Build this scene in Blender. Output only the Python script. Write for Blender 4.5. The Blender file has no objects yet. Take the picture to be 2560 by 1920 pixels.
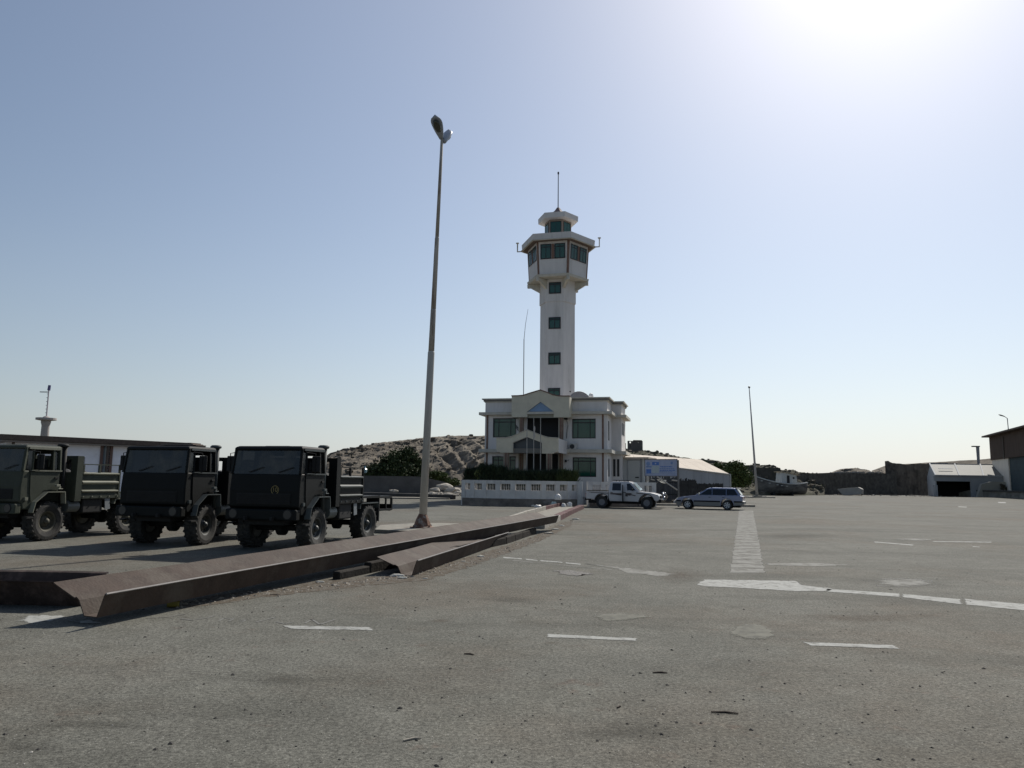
import bpy, bmesh, math, random
from math import sin, cos, tan, atan, atan2, radians, pi, sqrt, hypot
from mathutils import Vector, Matrix, noise
random.seed(7)
SC = bpy.context.scene
COL = SC.collection

# ---------------------------------------------------------------- camera
EYE, FPX = 1.70, 1850.0
PITCH, ROLL = atan(243 / 1850), radians(0.8)
CAMR = Matrix.Rotation(pi / 2 + PITCH, 3, 'X') @ Matrix.Rotation(ROLL, 3, 'Z')
cd = bpy.data.cameras.new('camera')
cam = bpy.data.objects.new('camera', cd); COL.objects.link(cam)
cam.matrix_world = Matrix.Translation((0, 0, EYE)) @ CAMR.to_4x4()
cd.sensor_width = 36.0; cd.lens = FPX / 2560 * 36.0
cd.clip_start = 0.1; cd.clip_end = 9000
SC.camera = cam

# ---------------------------------------------------------------- world, sun, exposure
SUN_AZ, SUN_EL = radians(29), radians(41)          # to the right of the view direction, above the horizon
w = bpy.data.worlds.new('World'); SC.world = w; w.use_nodes = True
wn = w.node_tree; bg = wn.nodes['Background']
sky = wn.nodes.new('ShaderNodeTexSky'); sky.sky_type = 'NISHITA'; sky.sun_disc = False
sky.sun_elevation = SUN_EL; sky.sun_rotation = SUN_AZ
sky.altitude = 0; sky.air_density = 1.0; sky.dust_density = 0.6; sky.ozone_density = 1.2
SKY_S = 0.082; HZ_MIX, HZ_A, HZ_B, HZ_COL = 0.78, 5.6, 5.0, (.86, .93, 1.0); G1, G2, G_COL = 2.5, 2.2, (.99, .97, .96)
hs = wn.nodes.new('ShaderNodeHueSaturation'); hs.inputs['Saturation'].default_value = 1.06
wn.links.new(sky.outputs[0], hs.inputs['Color'])
# sea haze: a pale veil that thickens towards the horizon, and the bright aureole round the sun
def wmath(op, a, b=None):
    n = wn.nodes.new('ShaderNodeMath'); n.operation = op
    for i, k in enumerate((a, b)):
        if k is None: continue
        if isinstance(k, (int, float)): n.inputs[i].default_value = k
        else: wn.links.new(k, n.inputs[i])
    return n.outputs[0]
wtc = wn.nodes.new('ShaderNodeTexCoord'); wsep = wn.nodes.new('ShaderNodeSeparateXYZ'); wn.links.new(wtc.outputs['Generated'], wsep.inputs[0])
wdot = wn.nodes.new('ShaderNodeVectorMath'); wdot.operation = 'DOT_PRODUCT'; wn.links.new(wtc.outputs['Generated'], wdot.inputs[0])
wdot.inputs[1].default_value = (sin(SUN_AZ) * cos(SUN_EL), cos(SUN_AZ) * cos(SUN_EL), sin(SUN_EL))
up = wmath('MAXIMUM', wsep.outputs[2], 0.0); ds = wmath('MAXIMUM', wdot.outputs['Value'], 0.0)
wmp = wn.nodes.new('ShaderNodeMapping'); wmp.inputs['Scale'].default_value = (1.2, 1.2, 4.5); wn.links.new(wtc.outputs['Generated'], wmp.inputs[0])
wnz = wn.nodes.new('ShaderNodeTexNoise'); wnz.inputs['Scale'].default_value = 2.2; wnz.inputs['Detail'].default_value = 5; wn.links.new(wmp.outputs[0], wnz.inputs['Vector'])
streak = wmath('ADD', 0.90, wmath('MULTIPLY', wnz.outputs['Fac'], 0.2))
veil = wmath('MULTIPLY', wmath('MULTIPLY', wmath('POWER', wmath('SUBTRACT', 1.0, up), 5.0), HZ_MIX), streak)
vb = wmath('ADD', HZ_A, wmath('MULTIPLY', wmath('POWER', ds, 2.0), HZ_B))       # the veil is brighter towards the sun
def wcol(val, c):
    n = wn.nodes.new('ShaderNodeVectorMath'); n.operation = 'SCALE'; n.inputs[0].default_value = c; wn.links.new(val, n.inputs['Scale']); return n.outputs[0]
hz = wcol(vb, HZ_COL)
mx = wn.nodes.new('ShaderNodeMix'); mx.data_type = 'RGBA'; wn.links.new(veil, mx.inputs[0]); wn.links.new(hs.outputs[0], mx.inputs[6]); wn.links.new(hz, mx.inputs[7])
glow = wmath('ADD', wmath('MULTIPLY', wmath('POWER', ds, 1.7), G1), wmath('MULTIPLY', wmath('POWER', ds, 30.0), G2))
gl = wcol(glow, G_COL)
ad = wn.nodes.new('ShaderNodeVectorMath'); ad.operation = 'ADD'; wn.links.new(mx.outputs[2], ad.inputs[0]); wn.links.new(gl, ad.inputs[1])
wn.links.new(ad.outputs[0], bg.inputs['Color'])
bg.inputs['Strength'].default_value = SKY_S
sl = bpy.data.lights.new('sun', 'SUN'); sl.energy = 4.8; sl.angle = radians(0.55); sl.color = (1.0, 0.95, 0.87)
sun = bpy.data.objects.new('sun', sl); COL.objects.link(sun)
sd = Vector((sin(SUN_AZ) * cos(SUN_EL), cos(SUN_AZ) * cos(SUN_EL), sin(SUN_EL)))
sun.rotation_euler = sd.to_track_quat('Z', 'Y').to_euler()
vs = SC.view_settings
SC.display_settings.display_device = 'sRGB'
vs.view_transform = 'Standard'; vs.look = 'None'; vs.gamma = 1.0; vs.use_curve_mapping = False
vs.exposure = 0.0

# ---------------------------------------------------------------- measuring helpers
def ray(px, py):
    return CAMR @ Vector(((px - 1280) / FPX, (960 - py) / FPX, -1.0))
def gnd(px, py, z=0.0):
    d = ray(px, py); t = (z - EYE) / d.z
    return Vector((d.x * t, d.y * t, z))
def at(px, py, Y):
    d = ray(px, py); t = Y / d.y
    return Vector((d.x * t, Y, EYE + d.z * t))
class Frame:
    """a local frame standing on the ground, turned by rz"""
    def __init__(s, o, rz): s.o = Vector(o); s.rz = rz; s.R = Matrix.Rotation(-rz, 3, 'Z')
    def face(s, px, py, y0=0.0):
        d = s.R @ ray(px, py); e = s.R @ (Vector((0, 0, EYE)) - s.o)
        t = (y0 - e.y) / d.y
        return (e.x + d.x * t, e.z + d.z * t)
    def loc(s, p): return s.R @ (Vector(p) - s.o)

# ---------------------------------------------------------------- materials
MATS = {}
def mat(name, col, rough=0.7, metal=0.0, var=0.0, scale=4.0, col2=None, thr=(0.45, 0.7), bump=0.0, bscale=40.0, spec=0.5, detail=6.0, sx=(1, 1, 1), coat=0.0):
    if name in MATS: return MATS[name]
    m = bpy.data.materials.new(name); m.use_nodes = True; MATS[name] = m
    nt = m.node_tree; N = nt.nodes; L = nt.links; b = N['Principled BSDF']
    b.inputs['Roughness'].default_value = rough; b.inputs['Metallic'].default_value = metal
    b.inputs['Specular IOR Level'].default_value = spec
    b.inputs['Coat Weight'].default_value = coat
    c = (*col, 1)
    if var > 0 or col2 or bump:
        tc = N.new('ShaderNodeTexCoord'); mp = N.new('ShaderNodeMapping'); mp.inputs['Scale'].default_value = sx
        L.new(tc.outputs['Object'], mp.inputs[0])
    if var > 0 or col2:
        n = N.new('ShaderNodeTexNoise'); n.inputs['Scale'].default_value = scale; n.inputs['Detail'].default_value = detail
        n.inputs['Roughness'].default_value = 0.62
        L.new(mp.outputs[0], n.inputs['Vector'])
        r = N.new('ShaderNodeValToRGB'); L.new(n.outputs['Fac'], r.inputs[0])
        e = r.color_ramp.elements
        lo = tuple(max(0, x * (1 - var)) for x in col); hi = tuple(min(1, x * (1 + var)) for x in col)
        e[0].position = 0.3; e[0].color = (*lo, 1); e[1].position = 0.7; e[1].color = (*hi, 1)
        out = r.outputs[0]
        if col2:
            n2 = N.new('ShaderNodeTexNoise'); n2.inputs['Scale'].default_value = scale * 0.6; n2.inputs['Detail'].default_value = 9
            n2.inputs['Roughness'].default_value = 0.7
            mp2 = N.new('ShaderNodeMapping'); mp2.inputs['Location'].default_value = (7, 3, 5); mp2.inputs['Scale'].default_value = sx
            L.new(tc.outputs['Object'], mp2.inputs[0]); L.new(mp2.outputs[0], n2.inputs['Vector'])
            mr = N.new('ShaderNodeMapRange'); mr.inputs[1].default_value = thr[0]; mr.inputs[2].default_value = thr[1]
            L.new(n2.outputs['Fac'], mr.inputs[0])
            mx = N.new('ShaderNodeMix'); mx.data_type = 'RGBA'; mx.inputs[7].default_value = (*col2, 1)
            L.new(mr.outputs[0], mx.inputs[0]); L.new(out, mx.inputs[6]); out = mx.outputs[2]
        L.new(out, b.inputs['Base Color'])
    else:
        b.inputs['Base Color'].default_value = c
    if bump:
        n3 = N.new('ShaderNodeTexNoise'); n3.inputs['Scale'].default_value = bscale; n3.inputs['Detail'].default_value = 5
        L.new(mp.outputs[0], n3.inputs['Vector'])
        bp = N.new('ShaderNodeBump'); bp.inputs['Strength'].default_value = min(1, bump); bp.inputs['Distance'].default_value = 0.02
        L.new(n3.outputs['Fac'], bp.inputs['Height']); L.new(bp.outputs[0], b.inputs['Normal'])
    return m

def glass(name, tint, see=0.35, dust=(0.25, 0.24, 0.2), damt=0.35, rough=0.06, scale=3.0):
    """window glass: partly seen through, glossy, with dust on it"""
    if name in MATS: return MATS[name]
    m = bpy.data.materials.new(name); m.use_nodes = True; MATS[name] = m
    nt = m.node_tree; N = nt.nodes; L = nt.links; b = N['Principled BSDF']; o = N['Material Output']
    b.inputs['Roughness'].default_value = rough; b.inputs['Base Color'].default_value = (*tint, 1)
    b.inputs['Specular IOR Level'].default_value = 0.6
    tr = N.new('ShaderNodeBsdfTransparent'); tr.inputs[0].default_value = (*[min(1, 0.25 + 3 * t) for t in tint], 1)
    m1 = N.new('ShaderNodeMixShader'); m1.inputs[0].default_value = see
    L.new(b.outputs[0], m1.inputs[1]); L.new(tr.outputs[0], m1.inputs[2])
    df = N.new('ShaderNodeBsdfDiffuse'); df.inputs[0].default_value = (*dust, 1)
    tc = N.new('ShaderNodeTexCoord'); n = N.new('ShaderNodeTexNoise'); n.inputs['Scale'].default_value = scale; n.inputs['Detail'].default_value = 8
    L.new(tc.outputs['Object'], n.inputs['Vector'])
    mr = N.new('ShaderNodeMapRange'); mr.inputs[1].default_value = 0.49; mr.inputs[2].default_value = 0.66; mr.inputs[4].default_value = damt
    L.new(n.outputs['Fac'], mr.inputs[0])
    m2 = N.new('ShaderNodeMixShader'); L.new(mr.outputs[0], m2.inputs[0]); L.new(m1.outputs[0], m2.inputs[1]); L.new(df.outputs[0], m2.inputs[2])
    L.new(m2.outputs[0], o.inputs['Surface'])
    return m

# ---------------------------------------------------------------- mesh building
class MB:
    def __init__(s): s.v = []; s.f = []
    def add(s, vs, fs):
        o = len(s.v); s.v += [tuple(p) for p in vs]; s.f += [tuple(i + o for i in f) for f in fs]; return s
    def box(s, x0, x1, y0, y1, z0, z1):
        return s.add([(x, y, z) for z in (z0, z1) for y in (y0, y1) for x in (x0, x1)],
                     [(0, 2, 3, 1), (4, 5, 7, 6), (0, 1, 5, 4), (2, 6, 7, 3), (0, 4, 6, 2), (1, 3, 7, 5)])
    def obox(s, c, size, M=None, e=(0, 0, 0)):
        if M is None:
            from mathutils import Euler
            M = Euler(e).to_matrix()
        c = Vector(c); h = [k / 2 for k in size]
        vs = [c + M @ Vector((x * h[0], y * h[1], z * h[2])) for z in (-1, 1) for y in (-1, 1) for x in (-1, 1)]
        return s.add(vs, [(0, 2, 3, 1), (4, 5, 7, 6), (0, 1, 5, 4), (2, 6, 7, 3), (0, 4, 6, 2), (1, 3, 7, 5)])
    def prism(s, poly, a, b, axis):
        f = {'y': lambda p, t: (p[0], t, p[1]), 'x': lambda p, t: (t, p[0], p[1]), 'z': lambda p, t: (p[0], p[1], t)}[axis]
        n = len(poly); vs = [f(p, a) for p in poly] + [f(p, b) for p in poly]
        return s.add(vs, [tuple(range(n)), tuple(range(2 * n - 1, n - 1, -1))] + [(i, (i + 1) % n, n + (i + 1) % n, n + i) for i in range(n)])
    def bar(s, p, q, w, h=None):
        p, q = Vector(p), Vector(q); h = h or w; d = q - p
        M = d.to_track_quat('X', 'Z').to_matrix()
        return s.obox((p + q) / 2, (d.length, w, h), M)
    def tube(s, pts, r, n=8, cap=True):
        pts = [Vector(p) for p in pts]; rs = r if isinstance(r, (list, tuple)) else [r] * len(pts)
        o = len(s.v)
        for i, p in enumerate(pts):
            d = (pts[min(i + 1, len(pts) - 1)] - pts[max(i - 1, 0)])
            M = d.to_track_quat('Z', 'Y').to_matrix() if d.length > 1e-6 else Matrix.Identity(3)
            for k in range(n):
                a = 2 * pi * k / n; s.v.append(tuple(p + M @ Vector((cos(a) * rs[i], sin(a) * rs[i], 0))))
        for i in range(len(pts) - 1):
            for k in range(n):
                s.f.append((o + i * n + k, o + i * n + (k + 1) % n, o + (i + 1) * n + (k + 1) % n, o + (i + 1) * n + k))
        if cap:
            s.f.append(tuple(o + k for k in range(n - 1, -1, -1))); e = o + (len(pts) - 1) * n
            s.f.append(tuple(e + k for k in range(n)))
        return s
    def lathe(s, prof, c=(0, 0, 0), axis='z', n=24, a0=0.0, cap=True):
        """prof: (r, h) along the axis"""
        o = len(s.v); c = Vector(c)
        for r, h in prof:
            for k in range(n):
                a = a0 + 2 * pi * k / n; u, v = r * cos(a), r * sin(a)
                p = (u, v, h) if axis == 'z' else ((h, u, v) if axis == 'x' else (u, h, v))
                s.v.append(tuple(c + Vector(p)))
        for i in range(len(prof) - 1):
            for k in range(n):
                s.f.append((o + i * n + k, o + i * n + (k + 1) % n, o + (i + 1) * n + (k + 1) % n, o + (i + 1) * n + k))
        if cap:
            s.f.append(tuple(o + k for k in range(n - 1, -1, -1))); e = o + (len(prof) - 1) * n
            s.f.append(tuple(e + k for k in range(n)))
        return s
    def loft(s, rings, close=True, cap=True):
        o = len(s.v); n = len(rings[0])
        for r in rings: s.v += [tuple(p) for p in r]
        for i in range(len(rings) - 1):
            for k in range(n if close else n - 1):
                s.f.append((o + i * n + k, o + i * n + (k + 1) % n, o + (i + 1) * n + (k + 1) % n, o + (i + 1) * n + k))
        if cap:
            s.f.append(tuple(range(o + n - 1, o - 1, -1))); e = o + (len(rings) - 1) * n; s.f.append(tuple(range(e, e + n)))
        return s
    def holes(s, x0, x1, z0, z1, y0, y1, hs):
        """a wall slab in the xz plane between y0 (front) and y1 with rectangular holes"""
        xs = sorted({x0, x1, *[h[0] for h in hs], *[h[1] for h in hs]}); zs = sorted({z0, z1, *[h[2] for h in hs], *[h[3] for h in hs]})
        def solid(i, j):
            if i < 0 or j < 0 or i >= len(xs) - 1 or j >= len(zs) - 1: return False
            cx, cz = (xs[i] + xs[i + 1]) / 2, (zs[j] + zs[j + 1]) / 2
            return not any(h[0] < cx < h[1] and h[2] < cz < h[3] for h in hs)
        for i in range(len(xs) - 1):
            for j in range(len(zs) - 1):
                if not solid(i, j): continue
                a, b, c, d = xs[i], xs[i + 1], zs[j], zs[j + 1]
                s.add([(a, y0, c), (b, y0, c), (b, y0, d), (a, y0, d)], [(0, 1, 2, 3)])
                s.add([(a, y1, c), (b, y1, c), (b, y1, d), (a, y1, d)], [(3, 2, 1, 0)])
                if not solid(i - 1, j): s.add([(a, y0, c), (a, y0, d), (a, y1, d), (a, y1, c)], [(0, 1, 2, 3)])
                if not solid(i + 1, j): s.add([(b, y0, c), (b, y0, d), (b, y1, d), (b, y1, c)], [(3, 2, 1, 0)])
                if not solid(i, j - 1): s.add([(a, y0, c), (b, y0, c), (b, y1, c), (a, y1, c)], [(3, 2, 1, 0)])
                if not solid(i, j + 1): s.add([(a, y0, d), (b, y0, d), (b, y1, d), (a, y1, d)], [(0, 1, 2, 3)])
        return s
    def mesh(s, name, m, smooth=False):
        me = bpy.data.meshes.new(name); me.from_pydata(s.v, [], s.f); me.validate(); me.update()
        bm = bmesh.new(); bm.from_mesh(me); bmesh.ops.remove_doubles(bm, verts=bm.verts, dist=1e-5)
        bmesh.ops.recalc_face_normals(bm, faces=bm.faces); bm.to_mesh(me); bm.free()
        if smooth:
            for p in me.polygons: p.use_smooth = True
        if m: me.materials.append(m)
        return me
    def build(s, name, m, parent=None, bevel=0.0, smooth=False, seg=2):
        o = bpy.data.objects.new(name, s.mesh(name, m, smooth)); COL.objects.link(o)
        if parent: o.parent = parent
        if bevel:
            b = o.modifiers.new('bevel', 'BEVEL'); b.width = bevel; b.segments = seg; b.limit_method = 'ANGLE'; b.angle_limit = radians(35)
        return o
def raw(name, v, f, m, parent=None, smooth=False):
    me = bpy.data.meshes.new(name); me.from_pydata(v, [], f); me.update()
    if smooth:
        for p in me.polygons: p.use_smooth = True
    me.materials.append(m); o = bpy.data.objects.new(name, me); COL.objects.link(o)
    if parent: o.parent = parent
    return o
def empty(name, loc, rz=0.0, label=None, cat=None, group=None, kind=None):
    o = bpy.data.objects.new(name, None); COL.objects.link(o); o.location = loc; o.rotation_euler = (0, 0, rz)
    o.empty_display_size = 0.3
    return tag(o, label, cat, group, kind)
def tag(o, label=None, cat=None, group=None, kind=None):
    if label: o['label'] = label
    if cat: o['category'] = cat
    if group: o['group'] = group
    if kind: o['kind'] = kind
    return o
def dup_tree(o, parent=None):
    c = o.copy(); COL.objects.link(c); c.parent = parent
    for ch in list(o.children): dup_tree(ch, c)
    return c
def ragged(pts, amp, step, seed=0):
    """a polygon outline in the plane with small irregularities along its edges"""
    rr = random.Random(seed); out = []
    for i in range(len(pts)):
        a, b = Vector(pts[i]), Vector(pts[(i + 1) % len(pts)]); n = max(1, int((b - a).length / step))
        for k in range(n):
            p = a.lerp(b, k / n); out.append((p.x + rr.uniform(-amp, amp), p.y + rr.uniform(-amp, amp)))
    return out
def sheet(name, poly, z, m, parent=None, w=.04):
    """a thin flat marking; the vertex attribute 'body' is 0 on its rim and 1 inside, so that the paint frays out at the rim"""
    bm = bmesh.new(); lay = bm.verts.layers.float.new('body'); vs = [bm.verts.new((p[0], p[1], z)) for p in poly]; f = bm.faces.new(vs)
    f.normal_update()
    if f.normal.z < 0: f.normal_flip()
    r = bmesh.ops.inset_region(bm, faces=[f], thickness=w, use_boundary=True, use_even_offset=False)
    for v_ in bm.verts: v_[lay] = 0.0 if v_.is_boundary else 1.0
    bmesh.ops.triangulate(bm, faces=bm.faces)
    me = bpy.data.meshes.new(name); bm.to_mesh(me); bm.free(); me.materials.append(m)
    o = bpy.data.objects.new(name, me); COL.objects.link(o)
    if parent: o.parent = parent
    return o

def fray(m, scale=14.0, keep=1.0, wide=.25):
    """worn paint: bare asphalt shows through where the paint has gone, more so along the rim"""
    nt = m.node_tree; N = nt.nodes; L = nt.links; b = N['Principled BSDF']; o = N['Material Output']
    at_ = N.new('ShaderNodeAttribute'); at_.attribute_name = 'body'
    geo = N.new('ShaderNodeNewGeometry'); n = N.new('ShaderNodeTexNoise'); n.inputs['Scale'].default_value = scale; n.inputs['Detail'].default_value = 8; n.inputs['Roughness'].default_value = .75
    L.new(geo.outputs['Position'], n.inputs['Vector'])
    a = N.new('ShaderNodeMath'); a.operation = 'MULTIPLY_ADD'; L.new(at_.outputs['Fac'], a.inputs[0]); a.inputs[1].default_value = .42; L.new(n.outputs['Fac'], a.inputs[2])
    r = N.new('ShaderNodeMapRange'); L.new(a.outputs[0], r.inputs[0]); r.inputs[1].default_value = .52; r.inputs[2].default_value = .52 + wide; r.inputs[4].default_value = keep
    tr = N.new('ShaderNodeBsdfTransparent'); mx_ = N.new('ShaderNodeMixShader'); L.new(r.outputs[0], mx_.inputs[0]); L.new(tr.outputs[0], mx_.inputs[1]); L.new(b.outputs[0], mx_.inputs[2])
    L.new(mx_.outputs[0], o.inputs['Surface']); return m

def blob(name, poly, z, m, soft=.5):
    """a round-edged stain or patch: rings from a frayed rim ('body' 0) to a full centre ('body' 1)"""
    n = len(poly); cx, cy = sum(p[0] for p in poly) / n, sum(p[1] for p in poly) / n; v = []; f = []; at_ = []
    for k, u in enumerate((1.0, 1 - soft * .36, 1 - soft * .72, .2)):
        v += [(cx + (p[0] - cx) * u, cy + (p[1] - cy) * u, z) for p in poly]; at_ += [(0.0, .4, .85, 1.0)[k]] * n
    v.append((cx, cy, z)); at_.append(1.0)
    for k in range(3): f += [(k * n + i, k * n + (i + 1) % n, (k + 1) * n + (i + 1) % n, (k + 1) * n + i) for i in range(n)]
    f += [(3 * n + i, 3 * n + (i + 1) % n, 4 * n) for i in range(n)]
    o = raw(name, v, f, m); a = o.data.attributes.new('body', 'FLOAT', 'POINT'); a.data.foreach_set('value', at_)
    if o.data.polygons[0].normal.z < 0: o.data.flip_normals()
    return o
# ================================================================ ground
def ground_material():
    m = bpy.data.materials.new('worn_asphalt'); m.use_nodes = True
    nt = m.node_tree; N = nt.nodes; L = nt.links; b = N['Principled BSDF']
    geo = N.new('ShaderNodeNewGeometry')
    def nz(scale, detail=6, rough=0.6, loc=(0, 0, 0), sc=(1, 1, 1)):
        mp = N.new('ShaderNodeMapping'); mp.inputs['Location'].default_value = loc; mp.inputs['Scale'].default_value = sc
        L.new(geo.outputs['Position'], mp.inputs[0])
        n = N.new('ShaderNodeTexNoise'); n.inputs['Scale'].default_value = scale; n.inputs['Detail'].default_value = detail; n.inputs['Roughness'].default_value = rough
        L.new(mp.outputs[0], n.inputs['Vector']); return n.outputs['Fac']
    def rng(x, a, b_, c=0.0, d=1.0):
        r = N.new('ShaderNodeMapRange'); L.new(x, r.inputs[0])
        for i, k in enumerate((a, b_, c, d)): r.inputs[i + 1].default_value = k
        return r.outputs[0]
    def mix(fac, a, b_, mode='MIX'):
        x = N.new('ShaderNodeMix'); x.data_type = 'RGBA'; x.blend_type = mode
        if isinstance(fac, float): x.inputs[0].default_value = fac
        else: L.new(fac, x.inputs[0])
        for i, k in ((6, a), (7, b_)):
            if isinstance(k, tuple): x.inputs[i].default_value = (*k, 1)
            else: L.new(k, x.inputs[i])
        return x.outputs[2]
    base = mix(rng(nz(0.35, 5), 0.35, 0.65), (0.106, 0.104, 0.088), (0.138, 0.134, 0.114))
    base = mix(rng(nz(0.16, 8, 0.65, (31, 5, 0)), 0.48, 0.66, 0, 0.6), base, (0.108, 0.087, 0.064))      # brown dirt
    base = mix(rng(nz(0.6, 7, 0.7, (3, 50, 0)), 0.52, 0.68, 0, 0.6), base, (0.142, 0.140, 0.118))        # pale dust
    base = mix(rng(nz(0.22, 6, 0.6, (9, 9, 0), (0.5, 1.7, 1)), 0.54, 0.68, 0, 0.55), base, (0.056, 0.054, 0.045))   # dark stains
    base = mix(rng(nz(1.9, 6, 0.75, (77, 9, 0)), 0.60, 0.75, 0, 0.6), base, (0.11, 0.068, 0.05))      # reddish spots
    md = nz(2.6, 5, 0.7, (8, 1, 0)); base = mix(rng(md, 0.32, 0.68), mix(1.0, base, (0.86, 0.86, 0.86), 'MULTIPLY'), mix(1.0, base, (1.13, 1.13, 1.14), 'MULTIPLY'))
    # aggregate
    sp = nz(95, 2, 0.5); base = mix(rng(sp, 0.3, 0.7), mix(1.0, base, (0.62, 0.62, 0.62), 'MULTIPLY'), mix(1.0, base, (1.42, 1.42, 1.42), 'MULTIPLY'))
    sp2 = nz(33, 3, 0.6, (2, 2, 2)); base = mix(rng(sp2, 0.36, 0.64), mix(1.0, base, (0.66, 0.66, 0.66), 'MULTIPLY'), mix(1.0, base, (1.34, 1.34, 1.34), 'MULTIPLY'))
    sp3 = nz(11, 4, 0.75, (5, 1, 0)); base = mix(rng(sp3, 0.34, 0.66), mix(1.0, base, (0.86, 0.86, 0.86), 'MULTIPLY'), mix(1.0, base, (1.14, 1.14, 1.13), 'MULTIPLY'))
    vo = N.new('ShaderNodeTexVoronoi'); vo.inputs['Scale'].default_value = 60; L.new(geo.outputs['Position'], vo.inputs['Vector'])
    wn_ = N.new('ShaderNodeSeparateColor'); L.new(vo.outputs['Color'], wn_.inputs[0])
    mu = N.new('ShaderNodeMath'); mu.operation = 'MULTIPLY'; L.new(rng(wn_.outputs[0], 0.955, 0.965), mu.inputs[0]); L.new(rng(vo.outputs['Distance'], 0.32, 0.22), mu.inputs[1])
    base = mix(mu.outputs[0], base, (0.33, 0.32, 0.29))
    mu2 = N.new('ShaderNodeMath'); mu2.operation = 'MULTIPLY'; L.new(rng(wn_.outputs[1], 0.95, 0.96), mu2.inputs[0]); L.new(rng(vo.outputs['Distance'], 0.36, 0.24), mu2.inputs[1])
    base = mix(mu2.outputs[0], base, (0.03, 0.028, 0.026))
    # cracks
    v2 = N.new('ShaderNodeTexVoronoi'); v2.feature = 'DISTANCE_TO_EDGE'; v2.inputs['Scale'].default_value = 0.23
    ad = N.new('ShaderNodeVectorMath'); ad.operation = 'ADD'
    nv = N.new('ShaderNodeTexNoise'); nv.inputs['Scale'].default_value = 0.9; nv.inputs['Detail'].default_value = 5; L.new(geo.outputs['Position'], nv.inputs['Vector'])
    L.new(geo.outputs['Position'], ad.inputs[0]); L.new(nv.outputs['Color'], ad.inputs[1]); L.new(ad.outputs[0], v2.inputs['Vector'])
    cr = N.new('ShaderNodeMath'); cr.operation = 'MULTIPLY'; L.new(rng(v2.outputs['Distance'], 0.005, 0.0015), cr.inputs[0]); L.new(rng(nz(0.12, 3, 0.5, (4, 4, 0)), 0.46, 0.6, 0, 0.35), cr.inputs[1])
    base = mix(cr.outputs[0], base, (0.05, 0.045, 0.04))
    L.new(base, b.inputs['Base Color'])
    b.inputs['Roughness'].default_value = 0.88; b.inputs['Specular IOR Level'].default_value = 0.1
    bp = N.new('ShaderNodeBump'); bp.inputs['Strength'].default_value = 0.55; bp.inputs['Distance'].default_value = 0.006
    L.new(sp, bp.inputs['Height']); L.new(bp.outputs[0], b.inputs['Normal'])
    return m
ASPH = ground_material()
S = 4000
tag(raw('ground', [(-S, -400, 0), (S, -400, 0), (S, S, 0), (-S, S, 0)], [(0, 1, 2, 3)], ASPH), 'wide grey worn asphalt of the harbour yard', kind='structure')

PAINT = mat('worn_white_paint', (0.34, 0.34, 0.315), 0.85, var=0.18, scale=9, col2=(0.15, 0.147, 0.13), thr=(0.50, 0.66), bump=0.3, bscale=90, spec=0.2)
PAINT2 = mat('faded_white_paint', (0.255, 0.25, 0.225), 0.9, var=0.2, scale=5, col2=(0.125, 0.12, 0.10), thr=(0.48, 0.62), spec=0.2)
CEM = mat('cement_patch', (0.175, 0.17, 0.14), 0.9, var=0.2, scale=6, col2=(0.118, 0.115, 0.098), thr=(0.5, 0.62), spec=0.2)
for _m, _s, _k in ((PAINT, 16, .95), (PAINT2, 9, .85), (CEM, 6, .85)): fray(_m, _s, _k)
def gpoly(pts, z=0.0): return [tuple(gnd(x, y, z)[:2]) for x, y in pts]
def marking(name, pts, m=PAINT, z=0.004, amp=0.015, step=0.12, label=None, seed=1, w=.045):
    return tag(sheet(name, ragged(gpoly(pts), amp, step, seed), z, m, None, w), label, kind='structure')
marking('lane_dash', [(703, 1564), (728, 1573.5), (936, 1577), (928, 1568)], label='white dash painted left of centre', seed=2, amp=.008)
marking('lane_dash', [(1367, 1585), (1367, 1594), (1592, 1603.5), (1594, 1596)], label='middle white dash painted on the yard', seed=3, amp=.008)
marking('lane_dash', [(2005, 1605), (2028, 1615), (2252, 1623.5), (2232, 1613)], label='right white dash painted on the yard', seed=4, amp=.008)
marking('painted_line', [(1739, 1462), (1758, 1449), (1860, 1450), (1988, 1453), (2011, 1463.6), (2085, 1472), (2060, 1479), (1972, 1478), (1860, 1471), (1765, 1467)],
        label='broad white painted blob at the start of the long line', amp=.03, seed=5)
for k, (a, b) in enumerate([((2066, 1472.2, 1479.6), (2250, 1484.2, 1493.2)), ((2254, 1484.6, 1493.6), (2404, 1498.6, 1511.5)), ((2412, 1497.5, 1511.8), (2600, 1513.5, 1531))]):
    marking('painted_line', [(a[0], a[1]), (b[0], b[1]), (b[0], b[2]), (a[0], a[2])], label=None, amp=.012, seed=6 + k, z=0.004)
# the ladder-like strip of white bars running away from the camera
strip = empty('painted_strip', (0, 0, 0), 0, 'wide ladder of faded white bars running towards the estate car', kind='structure')
ys = [1276]
while ys[-1] < 1428: ys.append(ys[-1] + 2.2 + 0.062 * (ys[-1] - 1270))
rs = random.Random(5)
for k in range(len(ys) - 1):
    y0, y1 = ys[k], ys[k + 1] - 0.25 - 0.004 * (ys[k] - 1270)
    def xl(y): return 1847 - (y - 1276) * 0.150
    def xr(y): return 1884 + (y - 1276) * 0.190
    j = rs.uniform(-2, 2)
    if rs.random() < 0.06: continue
    sheet('bar', ragged(gpoly([(xl(y0) + j, y0), (xr(y0) + j * .5, y0 + .6), (xr(y1) - j, y1 + .6), (xl(y1) - j, y1)]), .02, .25, 40 + k), 0.004, PAINT2, strip, .05)
marking('faint_line', [(1918, 1409), (2010, 1407), (2130, 1412), (2060, 1416), (1990, 1415), (1918, 1412.5)], PAINT2, amp=.03, label='faint pale streak right of the ladder strip', seed=21)
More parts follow.
